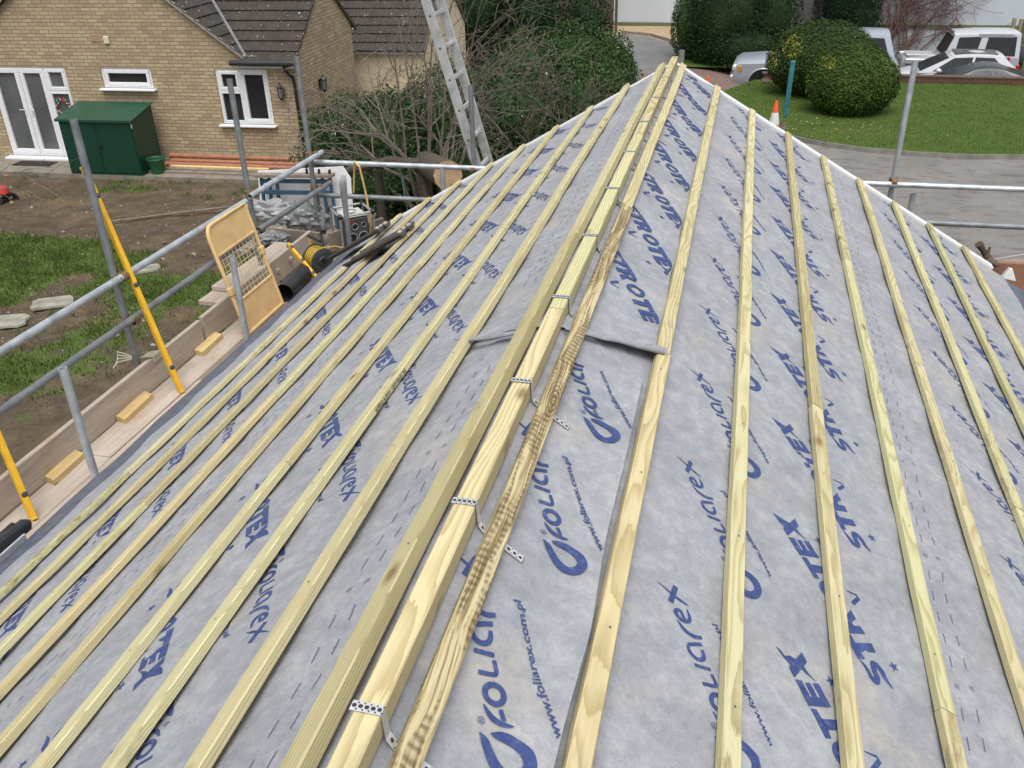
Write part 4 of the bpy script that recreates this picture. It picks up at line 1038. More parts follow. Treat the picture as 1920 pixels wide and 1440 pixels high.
tb = [(-.52, -4.10, 4.35, 6.7, .10, .03, M_OFFCUT, 'pale sawn plank lying beside the drain pipes'), (-.60, -4.135, 3.95, 7.5, .14, .04, M_SBOARD2, 'weathered brown plank in front of the drain pipes'), (-.80, -4.15, 3.95, 7.6, .12, .05, M_SBOARD2, 'brown plank nearest the mud beside the drain pipes')]
for v, z, u0, u1, w_, h_, mt, lb in tb:
    m = MB(); a, b = HL(u0, v, z), HL(u1, v-.02, z); m.bar(a, b, w_, h_, bev=.004); tag(m.build('plank', mt, loc=tuple(a)), lb, 'plank', 'timber along the brick wall')
# white house across the lane, fences
wh = thing('white_house', 'long white rendered house wall at the back of the photo', 'house', (4, 40.2, -4.3))
m = MB(); m.quad((-6.0, 40.2, -6), (24, 40.2, -6), (24, 40.2, 2.5), (-6.0, 40.2, 2.5)); m.quad((-6, 48, -6), (-6, 40.2, -6), (-6, 40.2, 2.5), (-6, 48, 2.5)); m.build('wall', M_WRENDER, wh)
m = MB(); m.box((9, 40.16, -4.14), (30, .05, .14)); m.build('plinth', plain('mossy_plinth', (.12, .14, .07), .9), wh)
m = MB(); m.quad((-6.3, 39.8, 2.45), (24.3, 39.8, 2.45), (24.3, 45, 6), (-6.3, 45, 6)); m.build('roof', M_RTILE, wh)
def fence(x0, x1, y0, y1, zb, h, label, mat, npost=3, bw=.12):
    t = thing('fence', label, 'fence', (x0, y0, zb)); n = int(math.hypot(x1-x0, y1-y0)/bw); m = MB(); rg = random.Random(n)
    d = Vector((x1-x0, y1-y0, 0)).normalized(); nn = Vector((d.y, -d.x, 0))
    for k in range(n):
        c = Vector((x0, y0, 0))+d*(bw*(k+.5))+nn*.012*(k % 2); m.bar(c+Vector((0, 0, zb)), c+Vector((0, 0, zb+h+rg.uniform(-.01, .01))), bw+.01, .018, tuple(nn))
    m.build('panel', mat, t)
    for k in range(npost):
        c = Vector((x0, y0, 0))+Vector((x1-x0, y1-y0, 0))*(k/(npost-1))-nn*.06; m = MB(); m.box(c+Vector((0, 0, zb+h/2+.05)), (.1, .1, h+.1), None, 0, .01); m.build('post', mat, t)
    return t
M_FENCE = plain('brown_fence', (.085, .06, .045), .9, var=.3, scale=9); M_FENCEG = plain('grey_fence', (.10, .098, .09), .9, var=.3, scale=9)
fence(-7.6, -4.62, 38.6, 38.6, -4.25, 2.3, 'brown board fence standing left of the white wall', M_FENCE)
fence(1.8, 3.2, 36.4, 36.4, -5.0, 3.6, 'grey board fence between the dark hedge and the conifer', M_FENCEG)
rf = thing('fence', 'concrete post fence with grey green panels at the right edge of the photo', 'fence', (10.0, 36.8, -5.6))
for (x, y, z1) in ((9.62, 36.9, -3.38), (9.92, 37.2, -3.45), (11.9, 37.25, -3.5)):
    m = MB(); m.box((x, y, (z1-5.6)/2), (.11, .13, z1+5.6), None, 0, .012); m.build('post', plain('concrete_post', (.26, .22, .155), .9, var=.2), rf)
m = MB()
for k in range(7): m.box((11.0, 37.26, -5.35+.29*k), (2.1, .03, .28), Matrix.Rotation(.06, 3, 'X'))
m.build('panel', plain('mossy_panel', (.105, .105, .065), .9, var=.3), rf)
bw = thing('garden_wall', 'low red brick wall between the lawn and the parked cars', 'wall', (6, 29.0, -4.9))
m = MB(); m.box((8.6, 29.03, -4.85), (14.9, .215, 1.70)); m.box((1.22, 28.65, -4.66), (.215, .55, 1.0)); m.build('brickwork', M_REDBRICK, bw)
m = MB(); m.box((8.6, 29.03, -3.975), (15.0, .24, .05), None, 0, .01); m.box((1.22, 28.65, -4.135), (.24, .58, .05), None, 0, .01); m.build('coping', plain('brick_on_edge', (.095, .065, .048), .9, var=.35, scale=9), bw)
# ================================================================== foliage
def leaf_mesh(name, lumps, size, mat, parent=None, seed=0, core=True, asp=.55, shell=.30, rough=.16, yellow=None, flat=0.0):
    """many separate leaf quads through the outer volume of a set of lumpy ellipsoids; lumps = [(centre, radii, count)]"""
    rg = np.random.RandomState(seed); PP = []; NN = []; mats = []
    for li, (c, r, n) in enumerate(lumps):
        d = rg.normal(size=(n, 3)); d /= np.linalg.norm(d, axis=1)[:, None]
        k = 1+np.array([rough*noise.fractal(Vector((v*2.2+li*7).tolist()), 1.0, 2.0, 3) for v in d])
        rad = k*(1-shell*rg.uniform(0, 1, n)**1.3)+rg.normal(0, .018, n)
        PP.append(np.array(c)+d*np.array(r)*rad[:, None]); nn = d/np.array(r); nn /= np.linalg.norm(nn, axis=1)[:, None]; NN.append(nn)
    P = np.concatenate(PP); N = np.concatenate(NN)
    keep = P[:, 2] > (GZ-.9); P = P[keep]; N = N[keep]; n = len(P)
    N = N*(.55+.4*(1-flat))+rg.normal(0, .65*(1-flat)+.15, (n, 3)); N[:, 2] += .25; N /= np.linalg.norm(N, axis=1)[:, None]
    T = np.cross(N, rg.normal(size=(n, 3))); T /= np.linalg.norm(T, axis=1)[:, None]; B = np.cross(N, T)
    s = size*rg.uniform(.6, 1.35, n); a = (T*s[:, None])/2; b = (B*(s*asp)[:, None])/2
    fold = N*(s*.12)[:, None]
    V = np.empty((n*4, 3)); V[0::4] = P-a; V[1::4] = P+b+fold; V[2::4] = P+a; V[3::4] = P-b+fold
    nv = n*4; faces = np.arange(nv).reshape(-1, 4); cv = []; cf = []
    me = bpy.data.meshes.new(name); midx = np.zeros(n, dtype=np.int32)
    if yellow:
        for (yc, yr, pr) in yellow:
            dd = np.linalg.norm((P-np.array(yc))/np.array(yr), axis=1); midx[(dd < 1) & (rg.uniform(0, 1, n) < pr)] = 1
    if core:
        for li_, (c, r, n_) in enumerate(lumps):
            o = nv+len(cv); nu, nw = 18, 10
            for j in range(nw+1):
                for i in range(nu):
                    th = PI*j/nw; ph = 2*PI*i/nu; d = Vector((math.sin(th)*math.cos(ph), math.sin(th)*math.sin(ph), math.cos(th)))
                    k = (1-shell)*.90*(1+rough*noise.fractal(d*2.2+Vector((li_*7,)*3), 1.0, 2.0, 3)); q = (c[0]+d.x*r[0]*k, c[1]+d.y*r[1]*k, max(GZ-1.0, c[2]+d.z*r[2]*k)); cv.append(q)
            for j in range(nw):
                for i in range(nu): cf.append((o+j*nu+i, o+j*nu+(i+1) % nu, o+(j+1)*nu+(i+1) % nu, o+(j+1)*nu+i))
    allv = np.concatenate([V, np.array(cv)]) if cv else V; allf = np.concatenate([faces, np.array(cf)]) if cf else faces
    if parent is not None: allv = allv-np.array(parent.location)
    nf = len(allf); me.vertices.add(len(allv)); me.vertices.foreach_set('co', allv.ravel())
    me.loops.add(nf*4); me.loops.foreach_set('vertex_index', allf.ravel().astype(np.int32)); me.polygons.add(nf); me.polygons.foreach_set('loop_start', np.arange(0, nf*4, 4, dtype=np.int32))
    for m_ in (mat if isinstance(mat, (list, tuple)) else [mat]): me.materials.append(m_)
    me.polygons.foreach_set('material_index', np.concatenate([midx, np.zeros(nf-n, dtype=np.int32)]))
    me.update(calc_edges=True); o = bpy.data.objects.new(name, me); COL.objects.link(o)
    if parent is not None: o.parent = parent
    return o
def stems(name, base, n, h, r, spread, mat, parent, seed=0):
    rg = random.Random(seed); m = MB()
    for k in range(n):
        a = rg.uniform(0, 2*PI); e = Vector((math.cos(a)*spread*rg.random(), math.sin(a)*spread*rg.random(), h)); b = Vector(base)
        m.tube([b, b+e*.5+Vector((rg.uniform(-.1, .1), rg.uniform(-.1, .1), 0)), b+e], [r, r*.7, r*.35], 6)
    return m.build(name, mat, parent, smooth=True)
def branchy(m, p, d, l, r, depth, rg, droop=.0, kink=.28, split=(2, 4), minr=.0045):
    n = 4; pts = [p]; rad = [r]; dirs = [d]
    for i in range(n):
        d = (d+Vector((rg.gauss(0, kink), rg.gauss(0, kink), rg.gauss(0, kink)-droop))*.5).normalized(); pts.append(pts[-1]+d*l/n); rad.append(max(minr, r*(1-.5*(i+1)/n))); dirs.append(d)
    m.tube(pts, rad, 5 if r > .012 else 3, cap=False)
    if depth <= 0: return
    for k in range(rg.randint(*split)):
        i = rg.randint(1, n); ax = dirs[i].orthogonal().normalized(); ax = Matrix.Rotation(rg.uniform(0, 2*PI), 3, dirs[i]) @ ax
        nd = (Matrix.Rotation(rg.uniform(.35, .95), 3, ax) @ dirs[i]).normalized()
        branchy(m, pts[i], nd, l*rg.uniform(.55, .85), rad[i]*rg.uniform(.5, .75), depth-1, rg, droop, kink, split, minr)

# broad evergreen shrub behind the scaffold
sb = thing('evergreen_shrub', 'broad dark evergreen shrub behind the bare tree and the scaffold', 'shrub', (-5.2, 17.5, GZ))
leaf_mesh('crown', [((-7.2, 17.6, -3.45), (1.25, 1.2, 1.0), 8500), ((-6.2, 17.0, -3.3), (1.3, 1.3, 1.05), 9500), ((-5.0, 17.4, -3.05), (1.4, 1.4, 1.25), 11500), ((-3.8, 17.9, -2.9), (1.3, 1.3, 1.2), 10500), ((-2.7, 18.5, -3.0), (1.15, 1.2, 1.05), 8500), ((-5.9, 15.9, -3.8), (1.2, 1.0, .75), 7000), ((-4.4, 16.0, -3.6), (1.2, 1.0, .85), 7000)], .075, [M_LEAF_DK, M_PETAL], sb, 3, rough=.20, shell=.34, yellow=[((-5, 17, -3), (4, 3, 3), .006)])
stems('trunk', (-5.2, 17.3, GZ), 9, 1.6, .05, 1.6, M_BARK, sb, 2)
sb2 = thing('evergreen_shrub', 'tall mid green evergreen shrub beside the curved path', 'shrub', (-3.7, 22.6, GZ))
leaf_mesh('crown', [((-4.5, 22.7, -3.1), (1.25, 1.3, 1.25), 9000), ((-3.4, 22.8, -3.0), (1.45, 1.4, 1.32), 13000), ((-2.75, 22.3, -3.2), (.95, 1.1, 1.15), 6500), ((-3.6, 21.7, -3.4), (1.4, .9, 1.0), 7000)], .072, [M_LEAF_MID, M_PETAL], sb2, 5, rough=.11, shell=.22, flat=.35, yellow=[((-4, 22, -2), (3, 3, 2), .004)])
stems('trunk', (-3.7, 22.6, GZ), 8, 1.6, .05, 1.2, M_BARK, sb2, 4)
sb3 = thing('evergreen_shrub', 'very dark hedge shrub behind the cream wall top, left of the brown fence', 'shrub', (-7.6, 31, GZ))
leaf_mesh('crown', [((-8.4, 31, -2.6), (1.6, 1.2, 1.9), 4500), ((-6.6, 31.4, -2.9), (1.5, 1.2, 1.6), 4200), ((-5.0, 33.2, -3.2), (1.0, .9, 1.2), 2200)], .11, M_LEAF_HEDGE, sb3, 7, rough=.22); stems('trunk', (-7.4, 31.2, GZ), 5, 1.6, .06, 1.0, M_BARK, sb3, 5)
# clipped dark hedge and its rounded end
hd = thing('hedge', 'tall dark clipped hedge beside the brown paved drive', 'hedge', (.5, 32, -4.4))
leaf_mesh('crown', [((.0, 32.0, -2.9), (1.45, 1.1, 2.0), 11000), ((1.1, 32.3, -2.9), (1.2, 1.1, 2.1), 8500), ((.5, 31.6, -3.7), (1.6, .9, .9), 5500)], .075, M_LEAF_HEDGE, hd, 9, rough=.10, shell=.22); stems('trunk', (.5, 32, -4.4), 5, 1.6, .05, .8, M_BARK, hd, 6)
hd2 = thing('hedge', 'rounded green end bush of the dark hedge, beside the gravel', 'hedge', (-1.35, 32.6, -4.3))
leaf_mesh('crown', [((-1.35, 32.7, -3.15), (.62, .7, 1.25), 5200)], .07, M_LEAF_DK, hd2, 10, rough=.08, shell=.2); stems('trunk', (-1.35, 32.6, -4.3), 3, 1.0, .04, .2, M_BARK, hd2, 7)
cf = thing('conifer', 'dark upright conifer in front of the white wall', 'tree', (3.9, 36.2, -5.3))
leaf_mesh('crown', [((3.9, 36.2, -2.6), (1.15, 1.0, 2.9), 11000), ((4.3, 36.0, -3.6), (.9, .8, 1.6), 4500)], .10, M_LEAF_CON, cf, 11, asp=.3, rough=.10, shell=.2)
m = MB(); m.tube([(3.9, 36.2, -5.4), (3.9, 36.2, -3), (3.9, 36.2, -.8)], [.14, .1, .03], 8); m.build('trunk', M_BARK, cf)
# two clipped domes on the lawn
tp = thing('clipped_bush', 'larger rear clipped bush on the lawn with a yellow patch at its left', 'bush', (2.7, 26.7, -4.15))
leaf_mesh('crown', [((2.62, 27.2, -3.26), (1.48, 1.25, 1.02), 30000)], .058, [M_LEAF_BOX_SHADE, M_LEAF_YEL], tp, 13, rough=.06, shell=.12, flat=.85, yellow=[((1.72, 26.2, -2.75), (.30, .6, .34), .35), ((1.62, 26.3, -2.62), (.16, .5, .14), .5), ((1.30, 26.7, -3.2), (.12, .5, .35), .4)])
stems('trunk', (2.7, 26.8, -4.15), 4, .7, .05, .5, M_BARK, tp, 8)
tp2 = thing('clipped_bush', 'nearer rounded clipped bush on the lawn, in front of its larger twin', 'bush', (3.25, 25.4, -4.15))
leaf_mesh('crown', [((3.26, 24.95, -3.42), (1.12, 1.0, .90), 24000)], .056, [M_LEAF_BOX, M_LEAF_YEL], tp2, 17, rough=.06, shell=.12, flat=.85, yellow=[((2.62, 24.7, -2.9), (.22, .5, .16), .35), ((2.12, 24.9, -3.5), (.10, .4, .25), .45)])
stems('trunk', (3.25, 25.4, -4.15), 4, .7, .05, .4, M_BARK, tp2, 9)
m = MB(); rg = random.Random(21)
# bare trees
bt = thing('bare_tree', 'many stemmed leafless tree with pale grey twigs in front of the evergreen shrub', 'tree', (-4.6, 14.9, GZ))
m = MB(); m2 = MB()
for k, (dx, dy, dz, l) in enumerate(((-.55, .1, 1, 1.55), (-.2, .3, 1, 1.7), (.25, .2, 1, 1.5), (.5, .4, 1, 1.35), (-.9, .2, .7, 1.4), (.1, -.1, 1, 1.3), (-.35, -.1, 1, 1.45), (-1.1, .3, .35, 1.3))):
    b = Vector((-4.6+rg.uniform(-.12, .12), 14.9+rg.uniform(-.1, .1), GZ)); d = Vector((dx*.5, dy*.5, dz)).normalized(); p = b+d*1.0
    m.tube([b, b+d*.5+Vector((rg.uniform(-.03, .03), 0, 0)), p], [.065, .052, .045], 7)
    branchy(m2, p, Vector((dx, dy, dz)).normalized(), l, .036, 4, rg, .0, .30, (2, 4))
for dx, dy, l in ((-.42, .05, 2.0), (-.22, .1, 2.3), (-.05, .05, 2.5), (.12, .1, 2.3), (-.62, .1, 1.8), (.3, .1, 1.9)):
    b = Vector((-4.65+dx*.5, 14.9, GZ)); d = Vector((dx*.5, dy, 1)).normalized(); p = b+d*1.3
    m.tube([b, p], [.036, .026], 6); branchy(m2, p, d, l, .022, 3, rg, -.03, .16, (3, 4), .0035)
m.build('trunk', M_BARK, bt, smooth=True); m2.build('branches', plain('bare_branch', (.150, .125, .102), .9, var=.3), bt, smooth=True)
bt2 = thing('bare_shrub', 'tangled leafless shrub with brown twigs above the far verge', 'shrub', (-2.6, 15.6, GZ))
m = MB(); m2 = MB()
for k in range(7):
    b = Vector((-2.7+rg.uniform(-.4, .4), 15.6+rg.uniform(-.2, .2), GZ)); d = Vector((rg.uniform(-.45, .45), rg.uniform(-.2, .3), 1)).normalized(); p = b+d*1.1
    m.tube([b, p], [.035, .024], 6); branchy(m2, p, d, rg.uniform(.8, 1.2), .02, 3, rg, .02, .38, (3, 4))
m.build('trunk', M_BARK, bt2, smooth=True); m2.build('branches', plain('brown_branch', (.105, .080, .062), .9, var=.3), bt2, smooth=True)
bt3 = thing('bare_sapling', 'thin leafless sapling with a few orange leaves at the left edge of the photo', 'tree', (-14.2, 14.2, GZ))
m = MB(); m2 = MB()
for k in range(5):
    b = Vector((-14.4+rg.uniform(-.1, .1), 14.0+rg.uniform(-.1, .1), GZ)); d = Vector((rg.uniform(.2, .9), rg.uniform(-.2, .4), rg.uniform(.35, 1))).normalized()
    branchy(m2, b, d, rg.uniform(1.0, 1.5), .016, 2, rg, .06, .25, (2, 3), .004)
m2.build('branches', M_TWIG, bt3)
leaf_mesh('leaves', [((-13.9, 14.3, -3.6), (.7, .4, .5), 34)], .09, plain('orange_leaf', (.42, .14, .02), .7), bt3, 4, core=False)
cl = thing('climbing_plant', 'bare reddish climber spread over the white wall behind the cars', 'plant', (6.6, 39.9, -5.6))
m = MB()
for k in range(20):
    b = Vector((5.0+rg.uniform(0, 1.7), 39.9, -5.6)); d = Vector((rg.uniform(-.30, .95), 0, 1)).normalized()
    pts = [b]; rad = [.035]
    def vine(p, d, l, r, dep):
        n = 5; pts = [p]; rad = [r]; ds = []
        for i in range(n):
            d = (d+Vector((rg.gauss(0, .2), 0, rg.gauss(0, .16)))).normalized(); q = pts[-1]+d*l/n; q.y = 40.1-.10*rg.random(); pts.append(q); rad.append(max(.008, r*(1-.4*(i+1)/n))); ds.append(d)
        m.tube(pts, rad, 4, cap=False)
        if dep > 0:
            for k2 in range(3):
                i = rg.randint(1, n); a = rg.choice((-1, 1))*rg.uniform(.3, .9); dd = ds[i-1]; nd = Vector((dd.x*math.cos(a)-dd.z*math.sin(a), 0, dd.x*math.sin(a)+dd.z*math.cos(a)))
                vine(pts[i], nd, l*rg.uniform(.5, .75), rad[i]*.65, dep-1)
    vine(b, d, rg.uniform(2.0, 3.0), .036, 3)
m.build('stems', M_TWIGR, cl)
# sawn log
lg = thing('log', 'thick sawn log with a pale round cut end, lying under the bare tree', 'log', (-3.9, 13.5, -2.9))
a, b = Vector((-3.86, 13.4, -2.80)), Vector((-4.75, 14.9, -3.05)); d = (b-a).normalized()
m = MB(); m.tube([a, a*.5+b*.5, b], [.235, .225, .20], 20, cap=False); m.tube([b+Vector((.2, -.3, .05)), (-5.3, 14.6, -2.95), (-6.4, 14.9, -3.3)], [.10, .08, .06], 10); m.build('bark', plain('brown_bark', (.075, .058, .045), .9, var=.4, scale=16, bump=.5), lg, smooth=True)
u = d.orthogonal().normalized(); w = d.cross(u); m = MB(); c = a-d*.004
m.add([c+(u*math.cos(2*PI*k/24)+w*math.sin(2*PI*k/24))*.232*(1+.03*math.sin(3*k)) for k in range(24)], [tuple(range(24))]); m.build('cut_end', M_CUT, lg)
for x, y in ((-4.2, 14.1), (-5.6, 14.75)): m = MB(); m.tube([(x, y, GZ), (x, y, -3.0 if x > -5 else -3.2)], .08, 10); m.build('bearer_log', plain('dark_bark', (.04, .033, .027), .9), lg)
# ================================================================== scaffold round the eaves
sc = thing('scaffold', 'galvanised tube scaffold with guard rails, toe boards and plank deck around the roof', 'scaffold', (-3.5, 5, GZ))
TR = .0242
def std(x, y, z1, mat=M_GALV_D, z0=GZ, lean=(0, 0), name='standard'):
    m = MB(); m.pipe((x+lean[0], y+lean[1], z1), (x, y, z0), TR, .0205, 14); return m.build(name, mat, sc, smooth=True, angle=50)
std(-3.50, 4.90, .035, M_GALV_D, lean=(.0, -.02)); std(-3.50, 6.78, -.08); std(-3.50, 8.01, -.11)
std(-3.055, 3.74, -1.075, M_GALV, name='short_standard'); std(-3.055, 5.64, -1.13, M_GALV, name='short_standard')
std(-1.88, 8.15, -.36); std(1.87, 8.17, -.08, M_GALV); std(2.05, 8.15, -1.17, M_GALV, name='short_standard'); std(-.0, 8.17, -.03, M_GALV_D)
# far middle upright: plain foot with a teal wrapped upper tube
std(.90, 8.17, -.60, M_SBOARD2); 
m = MB(); m.box((.915, 8.17, -.33), (.040, .03, .46), Matrix.Rotation(.02, 3, 'Y'), 0, .004); m.build('teal_sleeve', M_TEAL, sc)
def rail(p0, p1, mat=M_GALV):
    m = MB(); m.pipe(p0, p1, TR, .0205, 14); return m.build('guard_rail', mat, sc, smooth=True, angle=50)
rail((-3.445, 1.0, -.975), (-3.435, 6.60, -1.035)); rail((-3.425, 6.66, -1.012), (-3.42, 8.12, -1.02))
rail((-3.445, 1.0, -1.30), (-3.435, 6.70, -1.345), M_GALV_D); rail((-3.43, 6.72, -1.33), (-3.42, 8.22, -1.355), M_GALV_D)
rail((-3.50, 8.10, -1.115), (4.2, 8.10, -1.07), M_GALV); rail((-3.50, 8.10, -1.45), (4.2, 8.10, -1.39), M_GALV_D)
m = MB(); m.pipe((-2.17, 8.06, -1.10), (-2.17, 8.06, -1.42), TR, .02, 14); m.build('short_tube', M_GALV, sc, smooth=True)
m = MB(); m.pipe((-1.93, 7.86, -1.22), (-1.90, 8.4, -1.24), TR, .02, 14); m.build('short_tube', M_GALV_D, sc, smooth=True)
def coupler(x, y, z, ax='y'):
    m = MB(); m.lathe([(TR+.001, -.026), (TR+.011, -.024), (TR+.012, 0), (TR+.011, .024), (TR+.001, .026)], (x, y, z), 'z', 14); 
    m.lathe([(TR+.001, -.024), (TR+.010, -.022), (TR+.010, .022), (TR+.001, .024)], (x+.062 if ax == 'y' else x, y if ax == 'y' else y-.06, z), ax, 14)
    m.box((x+.03, y-.035, z+.0), (.018, .07, .03), None, 0, .004); m.tube([(x+.02, y-.055, z), (x+.085, y-.055, z+.012)], .007, 6)
    m.build('coupler', M_RUST, sc, smooth=True, angle=40)
for y in (4.9, 6.78, 8.01):
    for z in (-1.02, -1.345): coupler(-3.50, y, z)
coupler(1.87, 8.17, -1.07, 'x'); coupler(-1.88, 8.16, -1.12, 'x')
# flattened putlog end by the radio
m = MB(); m.tube([(-2.86, 7.3, -2.3), (-2.86, 7.3, -1.22)], TR, 12, cap=False)
m.loft([[Vector((-2.86+a, 7.3+b+c, z)) for a, b in ((-w_, -.004), (w_, -.004), (w_, .004), (-w_, .004))] for z, w_, c in ((-1.26, .024, 0), (-1.18, .034, 0), (-1.07, .036, .004), (-1.03, .030, .02), (-1.005, .022, .045))])
m.build('putlog_end', M_GALV_D, sc, smooth=True)
# deck and toe boards
def board(p0, p1, w, h, mat=M_SBOARD, up=(0, 0, 1), name='deck_board'):
    m = MB(); m.bar(p0, p1, w, h, up, 0, .005); return m.build(name, mat, sc)
DZ = -1.919
board((-3.305, 1.2, DZ), (-3.30, 4.05, DZ), .222, .038, M_SBOARD); board((-3.305, 4.056, DZ+.002), (-3.30, 7.55, DZ), .222, .038, M_SBOARD)
board((-3.078, 1.2, DZ), (-3.073, 5.1, DZ), .222, .038, M_SBOARD); board((-3.078, 5.106, DZ), (-3.073, 8.3, DZ), .222, .038, M_SBOARD2); board((-2.85, 1.2, DZ-.003), (-2.85, 8.3, DZ-.003), .222, .038, M_SBOARD2)
for k in range(5): board((-3.40, 7.70+.228*k, DZ-.01), (3.6, 7.70+.228*k, DZ-.01), .222, .038, M_SBOARD2)
board((-3.440, 1.2, -1.79), (-3.440, 5.62, -1.79), .036, .222, M_SBOARD, name='toe_board'); board((-3.444, 5.66, -1.785), (-3.430, 7.66, -1.775), .036, .225, M_SBOARD, name='toe_board'); board((-3.486, 5.45, -1.83), (-3.486, 6.3, -1.83), .036, .20, M_SBOARD, name='toe_board')
board((-3.90, 7.72, -1.79), (-3.33, 7.66, -1.79), .036, .225, M_SBOARD2, name='toe_board')
board((-3.26, 7.72, -1.80), (-2.90, 8.25, -1.80), .036, .20, M_SBOARD2, name='toe_board')
board((2.2, 7.92, -1.79), (3.6, 7.95, -1.79), .036, .26, plain('red_brown_board', (.24, .125, .075), .8, var=.3, scale=4), name='toe_board')
# boards stacked outside the toe board and rag tied at the upright
for i, (x, y0, y1, z) in enumerate(((-3.60, 6.05, 7.10, -1.745), (-3.585, 6.25, 7.35, -1.70))):
    m = MB(); m.bar((x, y0, z), (x+.05, y1, z), .22, .042, (0, 0, 1), 0, .005)
    for yy in (y0+.2, y1-.2): m.bar((x, yy, z-.03-.03*i), (x+.2, yy, z-.03-.03*i), .05, .03)
    tag(m.build('plank', M_SBOARD, loc=(x, y0, z)), ['short pale plank lying outside the toe board under another plank', 'short pale plank on top of the pile outside the toe board'][i], 'plank', 'planks piled outside the toe board')
m = MB(); rg = random.Random(4)
for k in range(7):
    a = rg.uniform(-.8, .8); m.tube([(-3.50+.02*k/7, 4.93, -1.665), (-3.47+.03*math.cos(a), 4.95+.05*math.sin(a), -1.645), (-3.418, 4.97+.015*k, -1.668), (-3.415, 4.97+.015*k, -1.71)], .009, 5)
for k in range(4): m.tube([(-3.50, 4.90, -1.65), (-3.58-.02*k, 4.80+.03*k, -1.64+.01*k), (-3.60, 4.76+.02*k, -1.67)], .006, 5)
tag(m.build('rag', plain('dirty_rag', (.42, .38, .29), .9), loc=(-3.45, 4.95, -1.68)), 'dirty pale rag tied round the upright at the toe board', 'rag')
# pine offcuts on the deck
def offcut(p0, p1, w, h, lab, rz=0):
    m = MB(); p0, p1 = Vector(p0), Vector(p1); d = (p1-p0).normalized(); x = d.cross(Vector((0, 0, 1))).normalized(); z = Vector((0, 0, 1))
    r0 = [x*(-w/2), x*(w/2), x*(w/2)+z*h, x*(-w/2)+z*h]
    m.loft([[p0+q+d*(.03 if i in (0, 3) else 0) for i, q in enumerate(r0)], [p1+q-d*(.03 if i in (1, 2) else 0) for i, q in enumerate(r0)]]); tag(m.build('timber_offcut', M_OFFCUT, loc=tuple(p0)), lab, 'timber', 'pine offcuts against the toe board')
zt = -1.899
offcut((-3.375, 3.70, zt), (-3.385, 4.03, zt), .085, .040, 'pine offcut on the deck nearest the camera, beside the first short tube'); offcut((-3.37, 4.42, zt), (-3.385, 4.80, zt), .085, .042, 'pine offcut on the deck between the short tube and the tall yellow level'); offcut((-3.375, 5.43, zt), (-3.385, 5.78, zt), .085, .042, 'pine offcut on the deck beyond the tall yellow level, beside the mesh gate')
# spirit levels
def level(p0, p1, w, h, lab, side, vials=True, grp='yellow spirit levels'):
    p0, p1 = Vector(p0), Vector(p1); t = thing('spirit_level', lab, 'spirit level', tuple(p0), 0, grp); d = (p1-p0); Ln = d.length; d.normalize()
    x = d.cross(Vector(side)).normalized(); z = x.cross(d); M = Matrix((x, d, z)).transposed()
    m = MB(); m.box((p0+p1)/2, (w, Ln-.03, h), M, 0, .003)
    for s in (-1, 1): m.box((p0+p1)/2+x*(s*(w/2+.001)), (.0035, Ln-.06, h*.35), M)
    m.build('body', M_YELLOW, t)
    m = MB()
    for e in (p0+d*.008, p1-d*.008): m.box(e, (w+.004, .016, h+.004), M, 0, .002)
    m.build('end_cap', M_YELLOW, t)
    if vials:
        for f in (.12, .5, .88):
            c = p0+d*(Ln*f); m = MB(); m.lathe([(.0, .0), (.017, .0), (.021, .002), (.021, -.002)], c+x*(w/2+.002), 'z', 14, 0, Matrix((z, d, x)).transposed()); m.lathe([(.0, .0), (.016, .0), (.019, -.002)], c+z*(h/2+.0015), 'z', 14, 0, Matrix((x, d, z)).transposed()); m.build('vial', M_DARKG, t, smooth=True)
    return t
level((-3.20, 4.90, -1.897), (-3.615, 5.00, -.30), .030, .062, 'tall yellow level leaning on the guard rail behind the tallest upright', (1, -.6, .3)); level((-3.235, 3.385, -1.897), (-3.58, 3.60, -.62), .030, .062, 'worn yellow level leaning on the rail at the left edge of the photo', (1, -.5, .3)); level((-3.075, 6.97, -1.85), (-3.36, 7.06, -1.58), .026, .055, 'short yellow level propped on the toe board beside the cable reel', (1, -.7, .8))
# mesh loading gate
gt = thing('mesh_gate', 'cream painted steel gate with wire mesh leaning on the guard rail', 'gate', (-3.17, 6.0, -1.9))
BLc, BRc, TL, TRt = Vector((-3.165, 5.72, -1.895)), Vector((-3.165, 6.44, -1.895)), Vector((-3.395, 5.88, -1.02)), Vector((-3.395, 6.50, -1.02))
BLc.y = 5.84; BRc.y = 6.46
ex = (BRc-BLc).normalized(); ez = (TL-BLc).normalized(); 
ez = (Vector((-3.395, BLc.y+.04, -1.02))-BLc); HH = ez.length; ez.normalize(); WW = (BRc-BLc).length; nn = ex.cross(ez).normalized()
def gp_(a, b, c=0): return BLc+ex*(a*WW)+ez*(b*HH)+nn*c
m = MB(); path = [gp_(0, 0), gp_(0, .90), gp_(.02, .955), gp_(.07, .99), gp_(.14, 1.0), gp_(1, 1.0), gp_(1, 0)]; m.tube(path, .0165, 8); m.tube([gp_(0, .01), gp_(1, .01)], .0165, 8); m.tube([gp_(0, .30), gp_(1, .30)], .012, 6); m.tube([gp_(0, .74), gp_(1, .74)], .012, 6); m.build('frame', M_CREAM, gt, smooth=True)
m = MB(); q = [gp_(.02, .75), gp_(.98, .75), gp_(.98, .985), gp_(.10, .985), gp_(.02, .93)]; m.poly([p+nn*.004 for p in q]); m.poly([p-nn*.004 for p in reversed(q)]); m.build('upper_plate', M_CREAM, gt)
m = MB(); q = [gp_(.02, .015), gp_(.98, .015), gp_(.98, .295), gp_(.02, .295)]; m.poly([p+nn*.004 for p in q]); m.poly([p-nn*.004 for p in reversed(q)]); m.build('lower_plate', M_CREAM, gt)
m = MB()
